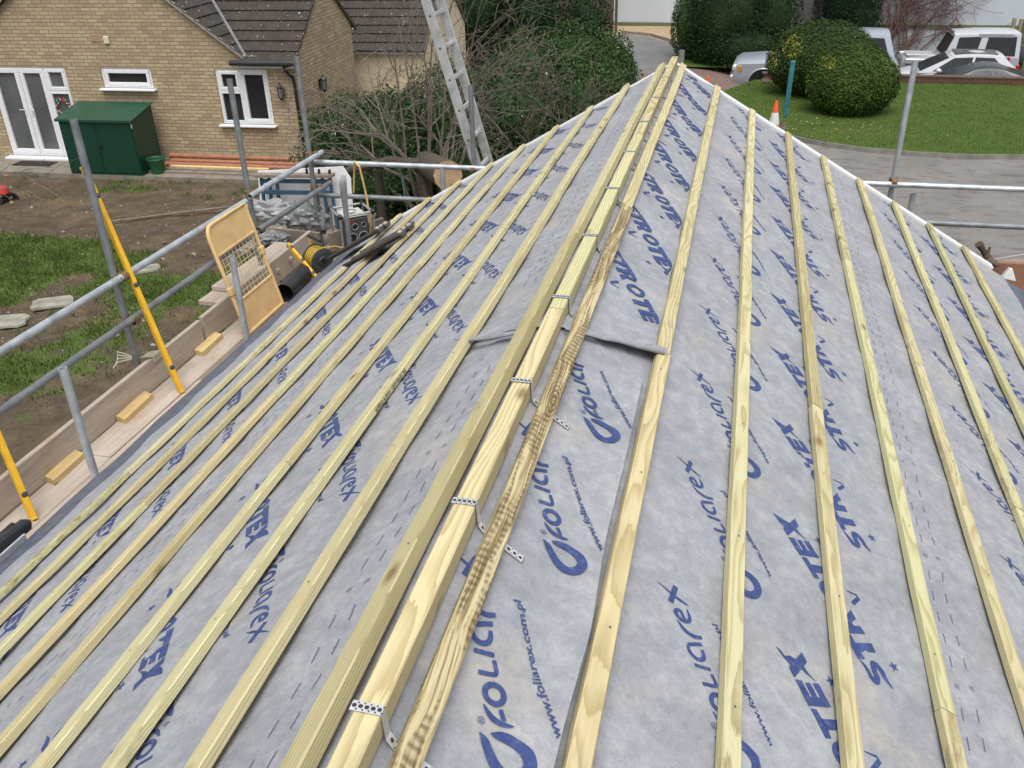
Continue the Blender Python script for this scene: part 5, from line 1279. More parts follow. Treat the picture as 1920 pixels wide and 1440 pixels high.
for k in range(1, 11): m.tube([gp_(k/11, .30), gp_(k/11, .74)], .0028, 4)
for k in range(1, 8): m.tube([gp_(.0, .30+.44*k/8), gp_(1, .30+.44*k/8)], .0028, 4)
m.build('wire_mesh', plain('cream_wire', (.55, .45, .27), .6), gt)
for a, b in ((1.0, .55), (0, .42), (0, .08)):
    m = MB(); m.box(gp_(a, b), (.045, .05, .07), Matrix((nn, ex, ez)).transposed(), 0, .008); m.build('hinge_lug', M_CREAM, gt)
# black pipe, reel, radio, bags, bench
m = MB(); m.pipe((-3.165, 6.52, -1.815), (-3.20, 7.02, -1.815), .082, .077, 26); tag(m.build('black_pipe', M_BLACKP, smooth=True, loc=(-3.165, 6.52, -1.82)), 'short fat black plastic pipe lying on the deck beside the mesh gate', 'pipe')
m = MB(); m.pipe((-2.78, 7.62, -1.80), (-2.72, 8.2, -1.80), .085, .079, 22); tag(m.build('black_pipe', M_BLACKP, smooth=True, loc=(-2.78, 7.6, -1.8)), 'black plastic pipe end under the radio, mostly hidden by the roof', 'pipe')
m = MB(); m.box((-2.93, 6.86, -1.85), (.20, .26, .11), Matrix.Rotation(.2, 3, 'Z'), 0, .01); m.box((-3.04, 6.72, -1.875), (.12, .18, .05), None, 0, .008); tag(m.build('timber_block', M_SBOARD2, loc=(-2.93, 6.86, -1.9)), 'grey brown timber block under the cable reel', 'timber')
rl = thing('cable_reel', 'dark cable reel wound with yellow cable on the deck', 'cable reel', (-3.08, 7.10, -1.90)); rc = Vector((-3.06, 7.10, -1.715))
ax_ = Vector((.86, -.50, -.10)).normalized(); e1 = ax_.orthogonal().normalized(); e2 = ax_.cross(e1); RM = Matrix((e1, e2, ax_)).transposed()
for s in (-1, 1):
    m = MB(); m.lathe([(.02, s*.085), (.15, s*.085), (.162, s*.088), (.165, s*.096), (.155, s*.102), (.06, s*.098), (.055, s*.12), (.0, s*.12)], rc, 'z', 28, 0, RM); m.build('flange', M_DARKG, rl, smooth=True)
m = MB(); m.lathe([(.09, -.084), (.09, .084)], rc, 'z', 20, 0, RM)
for k in range(9):
    for j in range(2 if k % 2 else 3):
        r = .105+.016*j; z = -.076+.019*k; m.lathe([(r+.0085*math.cos(a), z+.0085*math.sin(a)) for a in [2*PI*i/6 for i in range(7)]], rc, 'z', 22, 0, RM)
m.build('cable', M_YELLOW2, rl, smooth=True)
m = MB(); m.tube([rc-ax_*.10+e1*0, rc-ax_*.13+Vector((0, 0, .12)), rc-ax_*.13+Vector((0, 0, .245))], .012, 8); m.build('bracket', M_YELLOW, rl, smooth=True)
m = MB(); m.tube([rc-ax_*.15+Vector((0, 0, .25)), rc+ax_*.07+Vector((.02, 0, .245))], .019, 10); m.build('handle', M_BLACKP, rl, smooth=True)
m = MB(); m.lathe([(.0, .125), (.035, .125), (.04, .10)], rc, 'z', 14, 0, RM); m.tube([rc+ax_*.12+e1*.03, rc+ax_*.16+e1*.03], .012, 8); m.build('hub', M_BLACKP, rl, smooth=True)
m = MB(); m.tube([rc+Vector((.03, .08, .11)), (-2.9, 7.3, -1.62), (-2.75, 7.35, -1.66), (-2.66, 7.42, -1.71)], .0085, 6); m.build('loose_cable', M_YELLOW2, rl, smooth=True)
rl.scale = (.74, .74, .74); rl.location = (-3.175, 7.22, -1.90)
rd = thing('site_radio', 'site radio in a bright tube roll cage with round dials, on the deck corner', 'radio', (-3.07, 7.88, -1.895), .72)
m = MB(); m.box((0, 0, .21), (.25, .23, .27), None, 0, .015); m.build('body', M_DARKG, rd, world=False)
m = MB(); m.box((0, 0, .352), (.23, .24, .022), None, 0, .008); m.box((-.02, 0, .366), (.12, .09, .014), None, 0, .006); m.build('top_plate', plain('grey_top', (.46, .46, .45), .4), rd, world=False)
m = MB(); m.lathe([(.0, .0), (.035, .0), (.055, .014)], (-.01, 0, .364), 'z', 16); m.build('carry_handle', M_BLACKP, rd, world=False, smooth=True)
fr_ = [(x, y) for x in (-.165, .165) for y in (-.155, .155)]
m = MB()
for x, y in fr_: m.tube([(x, y, .03), (x, y, .385)], .0125, 8)
for z in (.03, .385):
    for a, b in (((-.165, -.155), (.165, -.155)), ((.165, -.155), (.165, .155)), ((.165, .155), (-.165, .155)), ((-.165, .155), (-.165, -.155))): m.tube([(*a, z), (*b, z)], .0125, 8)
m.build('roll_cage', M_CHROME, rd, world=False, smooth=True)
for x, y in fr_:
    for z in (.03, .385):
        m = MB(); m.box((x, y, z), (.05, .05, .05), None, 0, .014); m.build('corner_joint', M_BLACKP, rd, world=False)
m = MB(); m.box((0, -.118, .21), (.22, .012, .24), None, 0, .006); m.build('front_panel', plain('face_grey', (.075, .078, .082), .4), rd, world=False)
for x, z, r in ((-.055, .145, .052), (.06, .145, .052), (-.02, .255, .034), (.07, .262, .026), (-.085, .225, .012)):
    m = MB(); m.lathe([(r*.80, -.125), (r*.86, -.134), (r, -.134), (r, -.122)], (x, 0, z), 'y', 22); m.lathe([(.0, -.1255), (r*.8, -.1255)], (x, 0, z), 'y', 22, 1); m.build('dial', [M_GREY, M_BLACKP], rd, world=False, smooth=True)
m = MB(); m.box((-.06, -.126, .305), (.05, .006, .026)); m.build('display', plain('red_display', (.30, .05, .025), .3), rd, world=False)
def bag(c, s, lab, seed, mat=M_BAG):
    m = MB(); rg = random.Random(seed); nu, nv = 40, 22; vs = []; fs = []
    for j in range(nv+1):
        for i in range(nu):
            th = PI*j/nv; ph = 2*PI*i/nu; d = Vector((math.sin(th)*math.cos(ph), math.sin(th)*math.sin(ph), math.cos(th)))
            k = 1+.36*noise.noise(d*2.6+Vector((seed, 0, 0)))+.34*abs(noise.noise(d*5+Vector((0, seed, 0))))-.22*abs(noise.noise(d*11+Vector((0, seed, 3)))); vs.append((c[0]+d.x*s[0]*k, c[1]+d.y*s[1]*k, max(c[2]-s[2]*.8, c[2]+d.z*s[2]*k)))
    for j in range(nv):
        for i in range(nu): fs.append((j*nu+i, j*nu+(i+1) % nu, (j+1)*nu+(i+1) % nu, (j+1)*nu+i))
    m.add(vs, fs); tag(m.build('plastic_bag', mat, smooth=True, loc=tuple(c), angle=22), lab, 'plastic bag', 'plastic bags on the scaffold corner')
bag((-3.62, 8.02, -1.70), (.20, .12, .17), 'crumpled grey plastic bag standing beside the radio, right of the others', 3); bag((-3.98, 7.98, -1.62), (.27, .10, .12), 'long pale plastic sack lying across the corner behind the mid rail', 8, plain('pale_sack', (.26, .27, .265), .45, var=.25, scale=8)); bag((-3.80, 7.56, -1.73), (.15, .10, .07), 'thin clear plastic bag draped over the small timber stand', 14)
ts = thing('timber_stand', 'small rough timber stand outside the corner of the scaffold', 'stand', (-3.85, 7.6, -2.4))
m = MB(); m.box((-3.88, 7.56, -1.83), (.40, .14, .03), None, 0, .004); m.build('top', M_SBOARD2, ts)
for dx in (-.14, .08): m = MB(); m.box((-3.88+dx, 7.56, -3.07), (.06, .05, 2.46)); m.build('leg', M_SBOARD2, ts)
m = MB(); m.box((-3.83, 7.48, -1.86), (.13, .01, .07)); m.build('paper_label', M_WHITEP, ts)
for k, (x, y, z, s, mt, lb) in enumerate(((-3.75, 8.15, -1.83, .08, M_CUT, 'orange brown scrap on the rubbish behind the end board'), (-3.85, 7.85, -1.80, .05, M_WHITEP, 'white scrap beside the pale sack'))):
    m = MB(); rg = random.Random(k)
    for q in range(6): m.box((x+rg.uniform(-s, s), y+rg.uniform(-s, s), z+rg.uniform(-.02, .05)), (s*.8, s*.6, .03), Matrix.Rotation(rg.uniform(0, 3), 3, 'X'), 0, .006)
    tag(m.build('scrap_pile', mt, loc=(x, y, z)), lb, 'scraps')
m = MB()
for k in range(6): m.box((-3.9, 7.9+.23*k, -2.0), (1.1, .222, .038), None, 0, .004)
tag(m.build('loading_platform', M_SBOARD2, loc=(-3.9, 8.2, -2.0)), 'plank platform outside the scaffold corner, heaped with bags and the blue trestle', 'platform')
bn = thing('trestle', 'folded blue metal trestle leaning on a white board behind the guard rails', 'trestle', (-4.0, 8.55, -1.98))
def lean(x, z, o=0): return Vector((x, 8.62+.10*(z+1.9)-o, z))
m = MB()
for x in (-4.42, -4.33, -4.24): m.bar(lean(x, -1.98, .02), lean(x, -1.46, .02), .028, .03, (0, 1, 0))
for x in (-3.78, -3.69, -3.60): m.bar(lean(x+.02, -1.98, .02), lean(x-.02, -1.44, .02), .028, .03, (0, 1, 0))
for z in (-1.62, -1.50): m.bar(lean(-4.42, z, .05), lean(-3.62, z+.03, .05), .04, .03, (0, 1, 0))
m.build('frame', M_BLUE, bn)
m = MB(); m.bar(lean(-4.46, -1.44, .06), lean(-3.56, -1.40, .06), .10, .03, (0, 0, 1)); m.build('jaw', M_SBOARD2, bn)
for x in (-3.86, -3.72, -3.60): m = MB(); m.box(lean(x, -1.37, .06), (.025, .03, .06), None, 0, .006); m.build('peg', M_BLACKP, bn)
m = MB(); a, b, c, d_ = lean(-4.52, -1.98, -.06), lean(-3.42, -1.98, -.06), lean(-3.50, -1.34, -.06), lean(-4.50, -1.43, -.06); e_ = lean(-3.42, -1.46, -.06)
q = [a, b, e_, c, d_]; m.poly(q); m.poly([p+Vector((0, .014, 0)) for p in reversed(q)]); 
for i in range(5): m.quad(q[i], q[(i+1) % 5], q[(i+1) % 5]+Vector((0, .014, 0)), q[i]+Vector((0, .014, 0)))
tag(m.build('white_board', M_PLASTER, loc=tuple(a)), 'large white board standing behind the blue trestle', 'board')
m = MB(); m.tube([(-3.06, 8.06, -1.08), (-3.0, 8.03, -1.12), (-2.96, 8.03, -1.4), (-2.93, 8.0, -1.7), (-2.97, 7.96, -1.86)], .010, 6); m.tube([(-3.06, 8.06, -1.08), (-3.10, 8.12, -1.2), (-3.14, 8.14, -1.42)], .010, 6); tag(m.build('rope', M_ROPE, smooth=True, loc=(-3.06, 8.06, -1.08)), 'yellow rope looped over the end guard rail by the radio', 'rope')
m = MB(); m.tube([(-3.58, 8.3, -1.15), (-3.66, 8.6, -1.6), (-3.75, 8.9, -2.0)], .009, 6) if False else m.tube([(-2.62, 8.14, -1.18), (-2.60, 8.15, -1.5), (-2.58, 8.2, -1.75)], .006, 5); tag(m.build('cord', plain('teal_cord', (.06, .2, .2), .8), smooth=True, loc=(-2.6, 8.15, -1.2)), 'thin teal cord hanging from the end guard rail', 'cord')
# ladder
ld = thing('ladder', 'long aluminium ladder rising past the end guard rail in front of the bare tree', 'ladder', (-1.65, 8.5, -1.9))
A0, dl = Vector((-1.69, 0, -1.90)), Vector((-.38, 0, 1.375)).normalized()
for y in (8.31, 8.69):
    m = MB(); m.bar(A0+Vector((0, y, 0)), A0+dl*3.9+Vector((0, y, 0)), .090, .030, (0, 1, 0), 0, .004); m.build('stile', M_ALU, ld)
for k in range(13):
    c = A0+dl*(.18+.287*k); m = MB(); m.box(c+Vector((0, 8.5, 0)), (.034, .36, .034), Matrix.Rotation(-.27, 3, 'Y'), 0, .004); m.build('rung', M_ALU, ld)
m = MB()
for k in range(13): m.box(A0+dl*(.18+.287*k)+Vector((0, 8.293, 0)), (.016, .004, .016), Matrix.Rotation(-.27, 3, 'Y'))
m.build('rung_holes', M_HOLE, ld)
# cordless saw at bottom left
sw = thing('saw', 'black and yellow cordless tool lying on the eaves felt at the left edge', 'power tool', (-2.99, 2.86, -1.69))
a, b = Vector((-2.99, 3.10, -1.685)), Vector((-2.975, 2.55, -1.66))
m = MB(); m.tube([a+Vector((0, .03, 0)), a, a*.6+b*.4+Vector((0, 0, .012)), b], [.018, .040, .044, .038], 10); m.build('body', M_BLACKP, sw, smooth=True)
m = MB(); m.box(a*.75+b*.25+Vector((-.03, 0, .03)), (.03, .20, .03), None, 0, .01); m.build('grip', M_BLACKP, sw, smooth=True)
m = MB(); m.bar(Vector((-2.935, 3.03, -1.70)), Vector((-2.92, 2.5, -1.68)), .012, .05, (0, 0, 1), 0, .003); m.build('base_shoe', M_ZINC, sw)
m = MB(); m.box((-3.06, 2.80, -1.64), (.10, .07, .055), Matrix.Rotation(.3, 3, 'Z'), 0, .014); m.box((-3.03, 2.70, -1.62), (.09, .09, .05), None, 0, .014); m.build('motor_housing', M_YELLOW, sw)
m = MB(); m.lathe([(.0, .03), (.03, .028), (.036, .0), (.036, -.03)], (-3.07, 2.86, -1.63), 'y', 14); m.build('cap', M_BLACKP, sw, smooth=True)
# debris at the right end of the verge
m = MB(); m.tube([(2.66, 7.75, -1.58), (2.59, 7.72, -1.49), (2.54, 7.70, -1.43)], [.035, .024, .034], 8); m.box((2.67, 7.70, -1.58), (.12, .08, .05), Matrix.Rotation(.4, 3, 'Y'), 0, .02); m.tube([(2.62, 7.7, -1.54), (2.63, 7.7, -1.45)], [.02, .009], 6)
tag(m.build('old_bracket', plain('rusty_iron', (.10, .075, .055), .8, .2, .4), loc=(2.62, 7.72, -1.5)), 'rusty old bracket standing past the right end of the verge', 'bracket')
m = MB(); m.tube([(2.70, 7.72, -1.56), (2.82, 7.66, -1.50), (2.90, 7.62, -1.46)], .006, 6); m.lathe([(.0, -.008), (.010, -.006), (.010, .006), (0, .008)], (2.90, 7.62, -1.46), 'z', 8); tag(m.build('metal_rod', M_ZINC, loc=(2.7, 7.72, -1.5)), 'thin pale rod sticking out beside the rusty bracket', 'rod')
m = MB(); m.loft([[Vector((2.74, 7.56, -1.66)), Vector((2.84, 7.54, -1.67)), Vector((2.84, 7.60, -1.67)), Vector((2.74, 7.62, -1.66))], [Vector((2.775, 7.57, -1.58)), Vector((2.80, 7.56, -1.58)), Vector((2.80, 7.59, -1.58)), Vector((2.775, 7.60, -1.58))]]); tag(m.build('white_corner_piece', M_WHITEP, loc=(2.79, 7.58, -1.66)), 'small white plastic corner piece at the right eaves end', 'trim piece')
# dropped chips on the fleece
# traffic cones
def cone(x, y, z, lab):
    t = thing('traffic_cone', lab, 'traffic cone', (x, y, z), 0, 'traffic cones round the lawn'); m = MB(); m.box((0, 0, .02), (.36, .36, .04), None, 0, .02); m.lathe([(.155, .04), (.150, .06), (.128, .20)], (0, 0, 0), 'z', 20); m.lathe([(.078, .48), (.045, .68), (.032, .74), (.0, .745)], (0, 0, 0), 'z', 20); m.build('body', M_ORANGE, t, world=False, smooth=True)
    m = MB(); m.lathe([(.128, .20), (.1285, .21), (.0785, .47), (.078, .48)], (0, 0, 0), 'z', 20); m.build('reflective_band', M_REFL, t, world=False, smooth=True)
cone(1.38, 22.85, -4.235, 'orange and white traffic cone standing at the lawn edge, larger of the two'); cone(-.36, 25.7, -4.24, 'small orange traffic cone beyond the ridge peak, mostly hidden by the verge')
# red and silver mower at the left edge
mw = thing('mower', 'red and silver garden machine on the mud at the left edge', 'mower', (-14.1, 15.05, GZ), -.2); mw.scale = (.72, .72, .72)
m = MB(); m.box((.12, 0, .22), (.42, .46, .12), None, 0, .05); m.build('deck', M_BLACKP, mw, world=False)
m = MB(); m.lathe([(.0, .20), (.11, .19), (.16, .12), (.17, .0)], (.18, 0, .27), 'z', 18); m.build('engine_cover', M_RED, mw, world=False, smooth=True)
m = MB(); m.box((-.42, 0, .20), (.62, .5, .16), None, 0, .05); m.build('collector', plain('silver_cover', (.42, .46, .50), .35, .3, .3, 6), mw, world=False)
for x in (-.1, .3):
    for y in (-.25, .25): m = MB(); m.lathe([(.03, -.025), (.10, -.025), (.11, 0), (.10, .025), (.03, .025)], (x, y, .11), 'y', 16); m.build('wheel', M_RUBBER, mw, world=False, smooth=True)
m = MB()
for y in (-.2, .2): m.tube([(-.1, y, .25), (-.75, y, .85)], .012, 6)
m.tube([(-.75, -.2, .85), (-.75, .2, .85)], .014, 6); m.build('handlebar', M_BLACKM, mw, world=False)
# ================================================================== vehicles
def wheel(par, x, y, r, w=.2, rim_r=.66, spokes=5):
    s = 1 if y > 0 else -1
    m = MB(); m.lathe([(r*rim_r, -w/2), (r*.93, -w/2), (r, -w*.36), (r, w*.36), (r*.93, w/2), (r*rim_r, w/2)], (x, y, r), 'y', 28); t = m.build('wheel', M_RUBBER, par, world=False, smooth=True)
    m = MB(); yo = s*w*.42; m.lathe([(r*rim_r, 0), (r*rim_r*.92, s*.012), (r*rim_r*.88, -s*.04)], (x, y+yo, r), 'y', 24)
    for k in range(spokes):
        a = 2*PI*k/spokes+.3; m.bar((x+.03*math.cos(a), y+yo, r+.03*math.sin(a)), (x+r*rim_r*.9*math.cos(a), y+yo, r+r*rim_r*.9*math.sin(a)), .055, .03, (0, 1, 0))
    m.lathe([(0, s*.01), (.06, s*.008), (.065, -s*.03)], (x, y+yo, r), 'y', 14); q = m.build('rim', M_ALU, par, world=False, smooth=True); q.parent = t
    return t
def sect(x, w, z0, zb, zc, wt, rr=.06):
    """closed body section at station x: half width w, sill z0, belt zb, crown zc, top half width wt"""
    L_ = [(-w*.93, z0), (-w, z0+.14), (-w*1.0, z0+(zb-z0)*.55), (-w*.985, zb-.07), (-wt, zb), (-wt*.55, zc), (0, zc+.006), (wt*.55, zc), (wt, zb), (w*.985, zb-.07), (w, z0+(zb-z0)*.55), (w, z0+.14), (w*.93, z0)]
    return [Vector((x, a, b)) for a, b in L_]
def vehicle(name, label, loc, rz, paintm, st, cabin, wheels, wr, extras=None, roofm=None, roll=None):
    t = thing(name, label, 'car', loc, rz, 'parked cars')
    m = MB(); m.loft([sect(*s) for s in st]); m.build('body', paintm, t, world=False, smooth=True, angle=42)
    # cabin: side profile from windscreen base to rear base, with tumblehome
    (xa, za), (xb, zb), (xc, zc), (xd, zd) = cabin['prof']; wb, wr_ = cabin['w']; cr = cabin.get('crown', .03)
    nst = 9; top = []
    def topz(f): return zb+(zc-zb)*f+4*cr*f*(1-f)
    ringsL = []
    m = MB(); lo = []; hi = []
    for i in range(nst):
        f = i/(nst-1); lo.append((xa+(xd-xa)*f, za+(zd-za)*f)); hi.append((xb+(xc-xb)*f, topz(f)))
    vs = []; fs = []
    for i in range(nst):
        (x0, z0), (x1, z1) = lo[i], hi[i]
        vs += [(x0, -wb, z0), (x1, -wr_, z1-.03), (x1, -wr_*.86, z1), (x1, 0, z1+.012), (x1, wr_*.86, z1), (x1, wr_, z1-.03), (x0, wb, z0)]
    for i in range(nst-1):
        for k in range(6): fs.append((i*7+k, i*7+k+1, (i+1)*7+k+1, (i+1)*7+k))
    fs.append(tuple(range(6, -1, -1))); fs.append(tuple((nst-1)*7+k for k in range(7)))
    m.add(vs, fs); m.build('roof', roofm or paintm, t, world=False, smooth=True, angle=30)
    # glass
    def P(f, h, s, o=.006):
        x0, z0 = xa+(xd-xa)*f, za+(zd-za)*f; x1, z1 = xb+(xc-xb)*f, topz(f)-.03
        w0 = wb+(wr_-wb)*h
        return Vector((x0+(x1-x0)*h, s*(w0+o), z0+(z1-z0)*h))
    for s in (-1, 1):
        for (f0, f1, f2, f3) in cabin['side']:
            m = MB(); h0, h1 = .10, .90; q = [P(f0, h0, s), P(f1, h0, s), P(f2, h1, s), P(f3, h1, s)]
            n = 6; vs = []; fs = []
            for i in range(n+1):
                a = q[0].lerp(q[1], i/n); b = q[3].lerp(q[2], i/n); vs += [a, b]
            fs = [(2*i, 2*i+2, 2*i+3, 2*i+1) for i in range(n)]; m.add(vs, fs); m.build('side_window', M_CARGLASS, t, world=False)
    for end in (0, 1):
        f = end; x0, z0 = (xa, za) if end == 0 else (xd, zd); x1, z1 = (xb, zb) if end == 0 else (xc, zc); sg = -1 if end == 0 else 1
        nrm = Vector((-(z1-z0), 0, (x1-x0))).normalized(); 
        if nrm.x*sg < 0: nrm = -nrm
        m = MB(); q = [Vector((x0+(x1-x0)*h, y*(wb+(wr_-wb)*h)*.93, z0+(z1-.03-z0)*h))+nrm*.008 for h, y in ((.10, -1), (.10, 1), (.93, 1), (.93, -1))]
        m.poly(q); m.build('windscreen' if end == 0 else 'rear_window', M_CARGLASS, t, world=False)
    for x in wheels:
        for s in (-1, 1):
            wheel(t, x, s*(st[3][1]-.11), wr)
            m = MB(); arc = [Vector((x+wr*1.16*math.cos(a), s*(st[3][1]+.004), wr+wr*1.16*math.sin(a))) for a in [PI*k/12 for k in range(13)]]
            m.tube(arc, .022, 5); m.build('wheel_arch', paintm if not (extras and extras.get('dark_arch')) else M_BLACKP, t, world=False, smooth=True)
            m = MB(); m.add([Vector((x, s*(st[3][1]+.002), wr))]+[Vector((x+wr*1.14*math.cos(a), s*(st[3][1]+.002), max(.14, wr+wr*1.14*math.sin(a)))) for a in [2*PI*k/24 for k in range(24)]], [(0, 1+k, 1+(k+1) % 24) for k in range(24)]); m.build('wheel_well', M_BLACKM, t, world=False)
    return t
def bits(t, lst):
    for (nm, c, size, mt, bev) in lst:
        m = MB(); m.box(c, size, None, 0, bev); m.build(nm, mt, t, world=False)
# nose points to -x in local space
# silver off-roader nose, mostly behind the clipped bush
su = vehicle('parked_car', 'silver off road car whose nose shows left of the clipped bush', (2.62, 30.1, -4.72), -.06, M_SILVER,
  [(-2.36, .70, .42, .72, .74, .55), (-2.33, .84, .34, .90, .95, .72), (-2.15, .92, .28, 1.00, 1.06, .80), (-1.5, .965, .28, 1.04, 1.11, .84), (-.9, .965, .28, 1.07, 1.14, .84), (1.6, .965, .28, 1.09, 1.14, .84), (2.2, .94, .36, 1.07, 1.12, .80), (2.36, .86, .50, .95, .98, .72)],
  {'prof': ((-.95, 1.08), (-.15, 1.80), (2.0, 1.82), (2.25, 1.08)), 'w': (.86, .70), 'side': [(.12, .42, .40, .06), (.45, .70, .70, .43), (.73, .95, .92, .73)]}, (-1.42, 1.45), .385)
bits(su, [('headlight', (-2.27, -.70, .80), (.20, .34, .20), M_HEADL, .05), ('headlight', (-2.27, .70, .80), (.20, .34, .20), M_HEADL, .05), ('grille', (-2.345, 0, .78), (.06, .86, .18), M_GREY, .02), ('bumper', (-2.36, 0, .50), (.16, 1.66, .22), M_SILVER, .06), ('lower_grille', (-2.36, 0, .33), (.12, 1.5, .10), M_BLACKP, .03), ('indicator', (-2.13, -.93, .80), (.12, .03, .16), plain('amber', (.50, .24, .04), .2), .01), ('door_mirror', (-.75, -1.06, 1.15), (.14, .22, .16), M_SILVER, .05)])
# white estate tail behind the bush
we = vehicle('parked_car', 'white car whose tail shows between the clipped bush and the boxy off roader', (3.25, 33.8, -5.42), .10, M_WHITEC,
  [(-2.2, .66, .40, .66, .68, .5), (-2.1, .82, .30, .80, .83, .68), (-1.8, .88, .25, .92, .95, .74), (-1.2, .90, .25, .98, 1.02, .78), (-.6, .90, .25, 1.0, 1.05, .78), (1.6, .90, .25, 1.04, 1.08, .78), (2.05, .88, .34, 1.02, 1.05, .74), (2.2, .80, .46, .88, .9, .66)],
  {'prof': ((-1.0, 1.0), (-.1, 1.58), (1.72, 1.60), (2.12, 1.04)), 'w': (.80, .62), 'side': [(.14, .42, .40, .08), (.45, .72, .72, .43), (.75, .94, .90, .75)]}, (-1.35, 1.32), .33)
bits(we, [('tail_light', (2.12, -.72, .92), (.10, .20, .22), M_TAIL, .03), ('tail_light', (2.12, .72, .92), (.10, .20, .22), M_TAIL, .03), ('number_plate', (2.22, 0, .74), (.02, .5, .11), plain('plate', (.6, .5, .1), .5), 0), ('aerial_fin', (1.45, 0, 1.66), (.16, .03, .06), M_WHITEC, .01)])
# boxy off roader
de = vehicle('parked_car', 'boxy silver off road car with a spare wheel on its tail and a white roof', (7.75, 35.6, -5.60), .0, M_SILVER2,
  [(-1.86, .62, .46, .90, .92, .58), (-1.84, .68, .46, 1.08, 1.12, .66), (-1.6, .80, .46, 1.10, 1.17, .70), (-1.0, .82, .46, 1.14, 1.20, .72), (-.55, .82, .46, 1.18, 1.24, .76), (.5, .82, .46, 1.22, 1.23, .80), (1.72, .82, .46, 1.22, 1.23, .80), (1.78, .80, .52, 1.20, 1.21, .78)],
  {'prof': ((-.62, 1.18), (-.34, 1.93), (1.70, 1.98), (1.76, 1.2)), 'w': (.81, .70), 'crown': .03, 'side': [(.13, .42, .42, .08), (.52, .94, .94, .52)]}, (-1.22, 1.14), .40, {'dark_arch': False}, M_WHITEC)
for s in (-1, 1): bits(de, [('roof_light', (.95, s*.705, 1.90), (1.10, .03, .14), M_GREY, .04), ('front_wing', (-1.32, s*.76, 1.06), (1.0, .20, .18), M_SILVER2, .03), ('headlight', (-1.87, s*.55, .92), (.03, .2, .2), M_HEADL, .03), ('tail_light', (1.785, s*.70, .95), (.02, .08, .18), M_TAIL, .01), ('door_mirror', (-.42, s*.98, 1.38), (.10, .20, .22), M_SILVER2, .04), ('door_handle', (.30, s*.835, 1.08), (.10, .02, .03), M_BLACKP, 0)])
bits(de, [('grille', (-1.872, 0, .92), (.03, .86, .30), M_GREY, .01), ('front_bumper', (-1.93, 0, .58), (.13, 1.66, .16), M_GREY, .02), ('light_bar', (-.42, 0, 2.0), (.12, 1.2, .06), M_BLACKP, .02), ('bonnet_ridge', (-1.2, 0, 1.205), (1.05, .9, .03), M_WHITEC, .012)])
m = MB(); m.lathe([(.0, .10), (.22, .10), (.25, .06), (.36, .10), (.385, .03), (.385, -.06), (.34, -.10), (0, -.10)], (1.90, -.15, 1.10), 'x', 26); m.build('spare_wheel', M_RUBBER, de, world=False, smooth=True)
# white hatchback
hb = vehicle('parked_car', 'white hatchback with a dark glass roof behind the charcoal coupe', (7.15, 33.0, -5.40), -.03, M_WHITEC,
  [(-1.98, .50, .34, .52, .54, .40), (-1.93, .70, .24, .66, .70, .56), (-1.72, .80, .20, .78, .83, .66), (-1.30, .84, .20, .88, .94, .72), (-.85, .845, .20, .94, 1.0, .74), (1.2, .845, .20, 1.02, 1.05, .74), (1.75, .82, .26, 1.00, 1.03, .70), (1.93, .74, .36, .90, .93, .62)],
  {'prof': ((-1.15, .93), (-.18, 1.44), (1.35, 1.45), (1.84, 1.02)), 'w': (.775, .58), 'crown': .05, 'side': [(.12, .50, .43, .10), (.53, .86, .80, .47)]}, (-1.22, 1.22), .30, None, M_WHITEC)
for s in (-1, 1): bits(hb, [('headlight', (-1.72, s*.60, .70), (.34, .24, .18), M_HEADL, .06), ('tail_light', (1.74, s*.715, 1.10), (.09, .07, .28), M_TAIL, .02), ('door_mirror', (-.55, s*.94, 1.04), (.16, .20, .14), M_WHITEC, .05), ('door_handle', (.35, s*.85, .86), (.16, .02, .03), M_WHITEC, 0)])
bits(hb, [('glass_roof', (.55, 0, 1.495), (1.25, .92, .012), M_CARGLASS, .004), ('grille', (-1.94, 0, .40), (.06, .9, .14), M_BLACKP, .02)])
# charcoal coupe, roof and glass above the wall
cp_ = vehicle('parked_car', 'charcoal coupe whose roof shows just above the low brick wall', (7.30, 30.7, -5.27), -.05, M_CHARC,
  [(-2.05, .55, .32, .50, .52, .42), (-2.0, .74, .22, .62, .66, .58), (-1.75, .84, .18, .74, .78, .68), (-1.2, .88, .18, .84, .88, .74), (-.7, .89, .18, .90, .95, .76), (1.2, .89, .18, .98, 1.0, .76), (1.8, .86, .26, .96, .98, .72), (2.05, .76, .36, .84, .86, .62)],
  {'prof': ((-1.0, .90), (-.05, 1.33), (.75, 1.33), (1.85, .97)), 'w': (.79, .56), 'crown': .045, 'side': [(.14, .54, .50, .08), (.57, .84, .84, .54)]}, (-1.25, 1.25), .32)
for s in (-1, 1): bits(cp_, [('headlight', (-1.78, s*.62, .64), (.36, .22, .15), M_HEADL, .05), ('tail_light', (1.98, s*.6, .80), (.10, .3, .12), M_TAIL, .02), ('door_mirror', (-.5, s*.95, .98), (.15, .2, .12), M_CHARC, .05)])
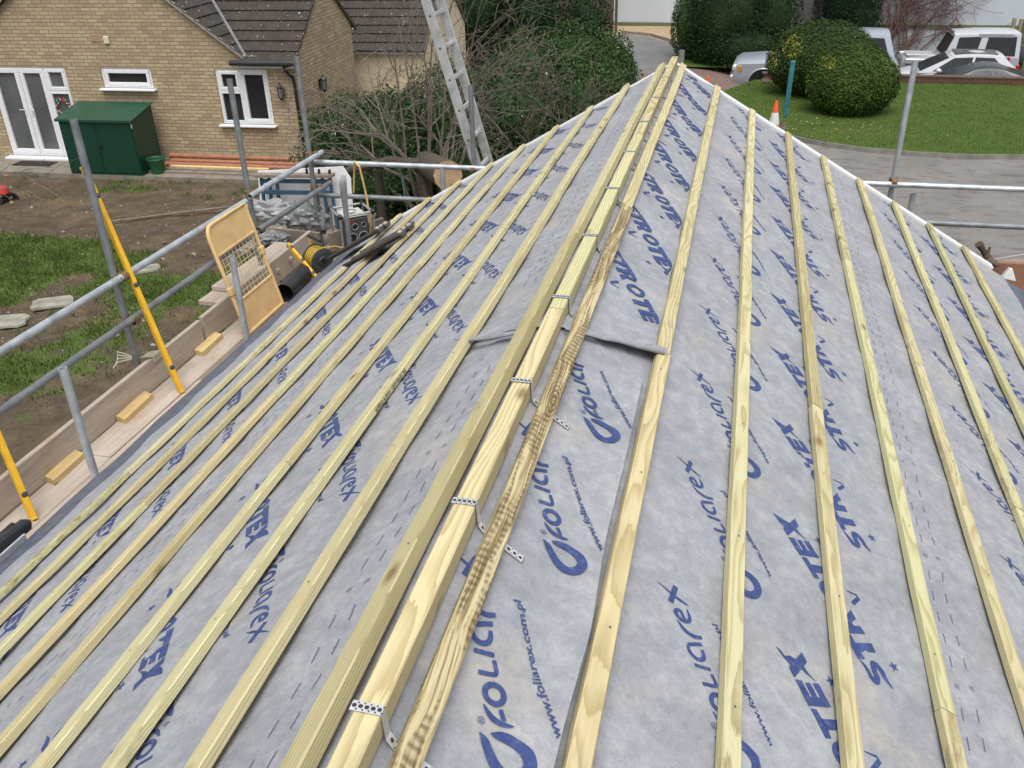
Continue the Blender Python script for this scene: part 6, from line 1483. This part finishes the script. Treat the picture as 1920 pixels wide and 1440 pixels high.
# motorcycle at the right edge
mc = thing('motorcycle', 'black motorcycle beside the coupe at the right edge', 'motorcycle', (9.75, 31.2, -5.30), .2)
for x in (-.65, .65): m = MB(); m.lathe([(.22, -.05), (.29, -.05), (.31, 0), (.29, .05), (.22, .05)], (x, 0, .31), 'y', 22); m.lathe([(.0, -.03), (.06, -.03), (.06, .03), (0, .03)], (x, 0, .31), 'y', 12); m.build('wheel', M_RUBBER, mc, world=False, smooth=True)
m = MB(); m.tube([(-.5, 0, .85), (-.2, 0, .98), (.15, 0, .92)], [.08, .16, .10], 12); m.build('fuel_tank', M_BLACKP, mc, world=False, smooth=True)
m = MB(); m.box((.42, 0, .84), (.6, .26, .09), None, 0, .04); m.build('seat', M_RUBBER, mc, world=False)
m = MB(); m.box((0, 0, .5), (.5, .3, .35), None, 0, .06); m.tube([(-.65, -.08, .31), (-.42, -.08, 1.02)], .025, 8); m.tube([(-.65, .08, .31), (-.42, .08, 1.02)], .025, 8); m.build('engine', M_GREY, mc, world=False)
m = MB(); m.tube([(-.35, -.36, 1.10), (-.42, -.1, 1.06), (-.42, .1, 1.06), (-.35, .36, 1.10)], .016, 8); m.build('handlebar', M_BLACKM, mc, world=False)
m = MB(); m.lathe([(.0, -.02), (.09, .0), (.08, .10), (.0, .13)], (-.60, 0, .95), 'x', 16); m.build('headlight', M_BLACKP, mc, world=False, smooth=True)
m = MB(); m.box((-.3, -.42, 1.22), (.03, .14, .09), None, 0, .02); m.box((-.3, .42, 1.22), (.03, .14, .09), None, 0, .02); m.build('mirror', M_BLACKP, mc, world=False)

for t, xs, yw, z0, z1 in ((de, (-.50, .42), .828, .60, 1.16), (hb, (-.72, .30, 1.25), .852, .42, .92), (cp_, (-.62, .62), .897, .40, .84), (su, (-.78, .30, 1.35), .972, .45, 1.0)):
    for s in (-1, 1):
        for x in xs: bits(t, [('door_gap', (x, s*yw, (z0+z1)/2), (.014, .012, z1-z0), M_BLACKM, 0)])
        bits(t, [('sill_trim', ((xs[0]+xs[-1])/2, s*yw, z0-.06), (2.0, .02, .09), M_BLACKP, .01)])
m = MB(); m.tube([(1.30, .2, 1.47), (1.45, .2, 1.72)], .008, 5); m.build('aerial', M_BLACKP, hb, world=False)
m = MB(); m.bar((-1.12, -.55, .965), (-.86, .05, 1.09), .02, .015); m.bar((-1.12, .05, .965), (-.86, .6, 1.09), .02, .015); m.build('wiper', M_BLACKP, hb, world=False)
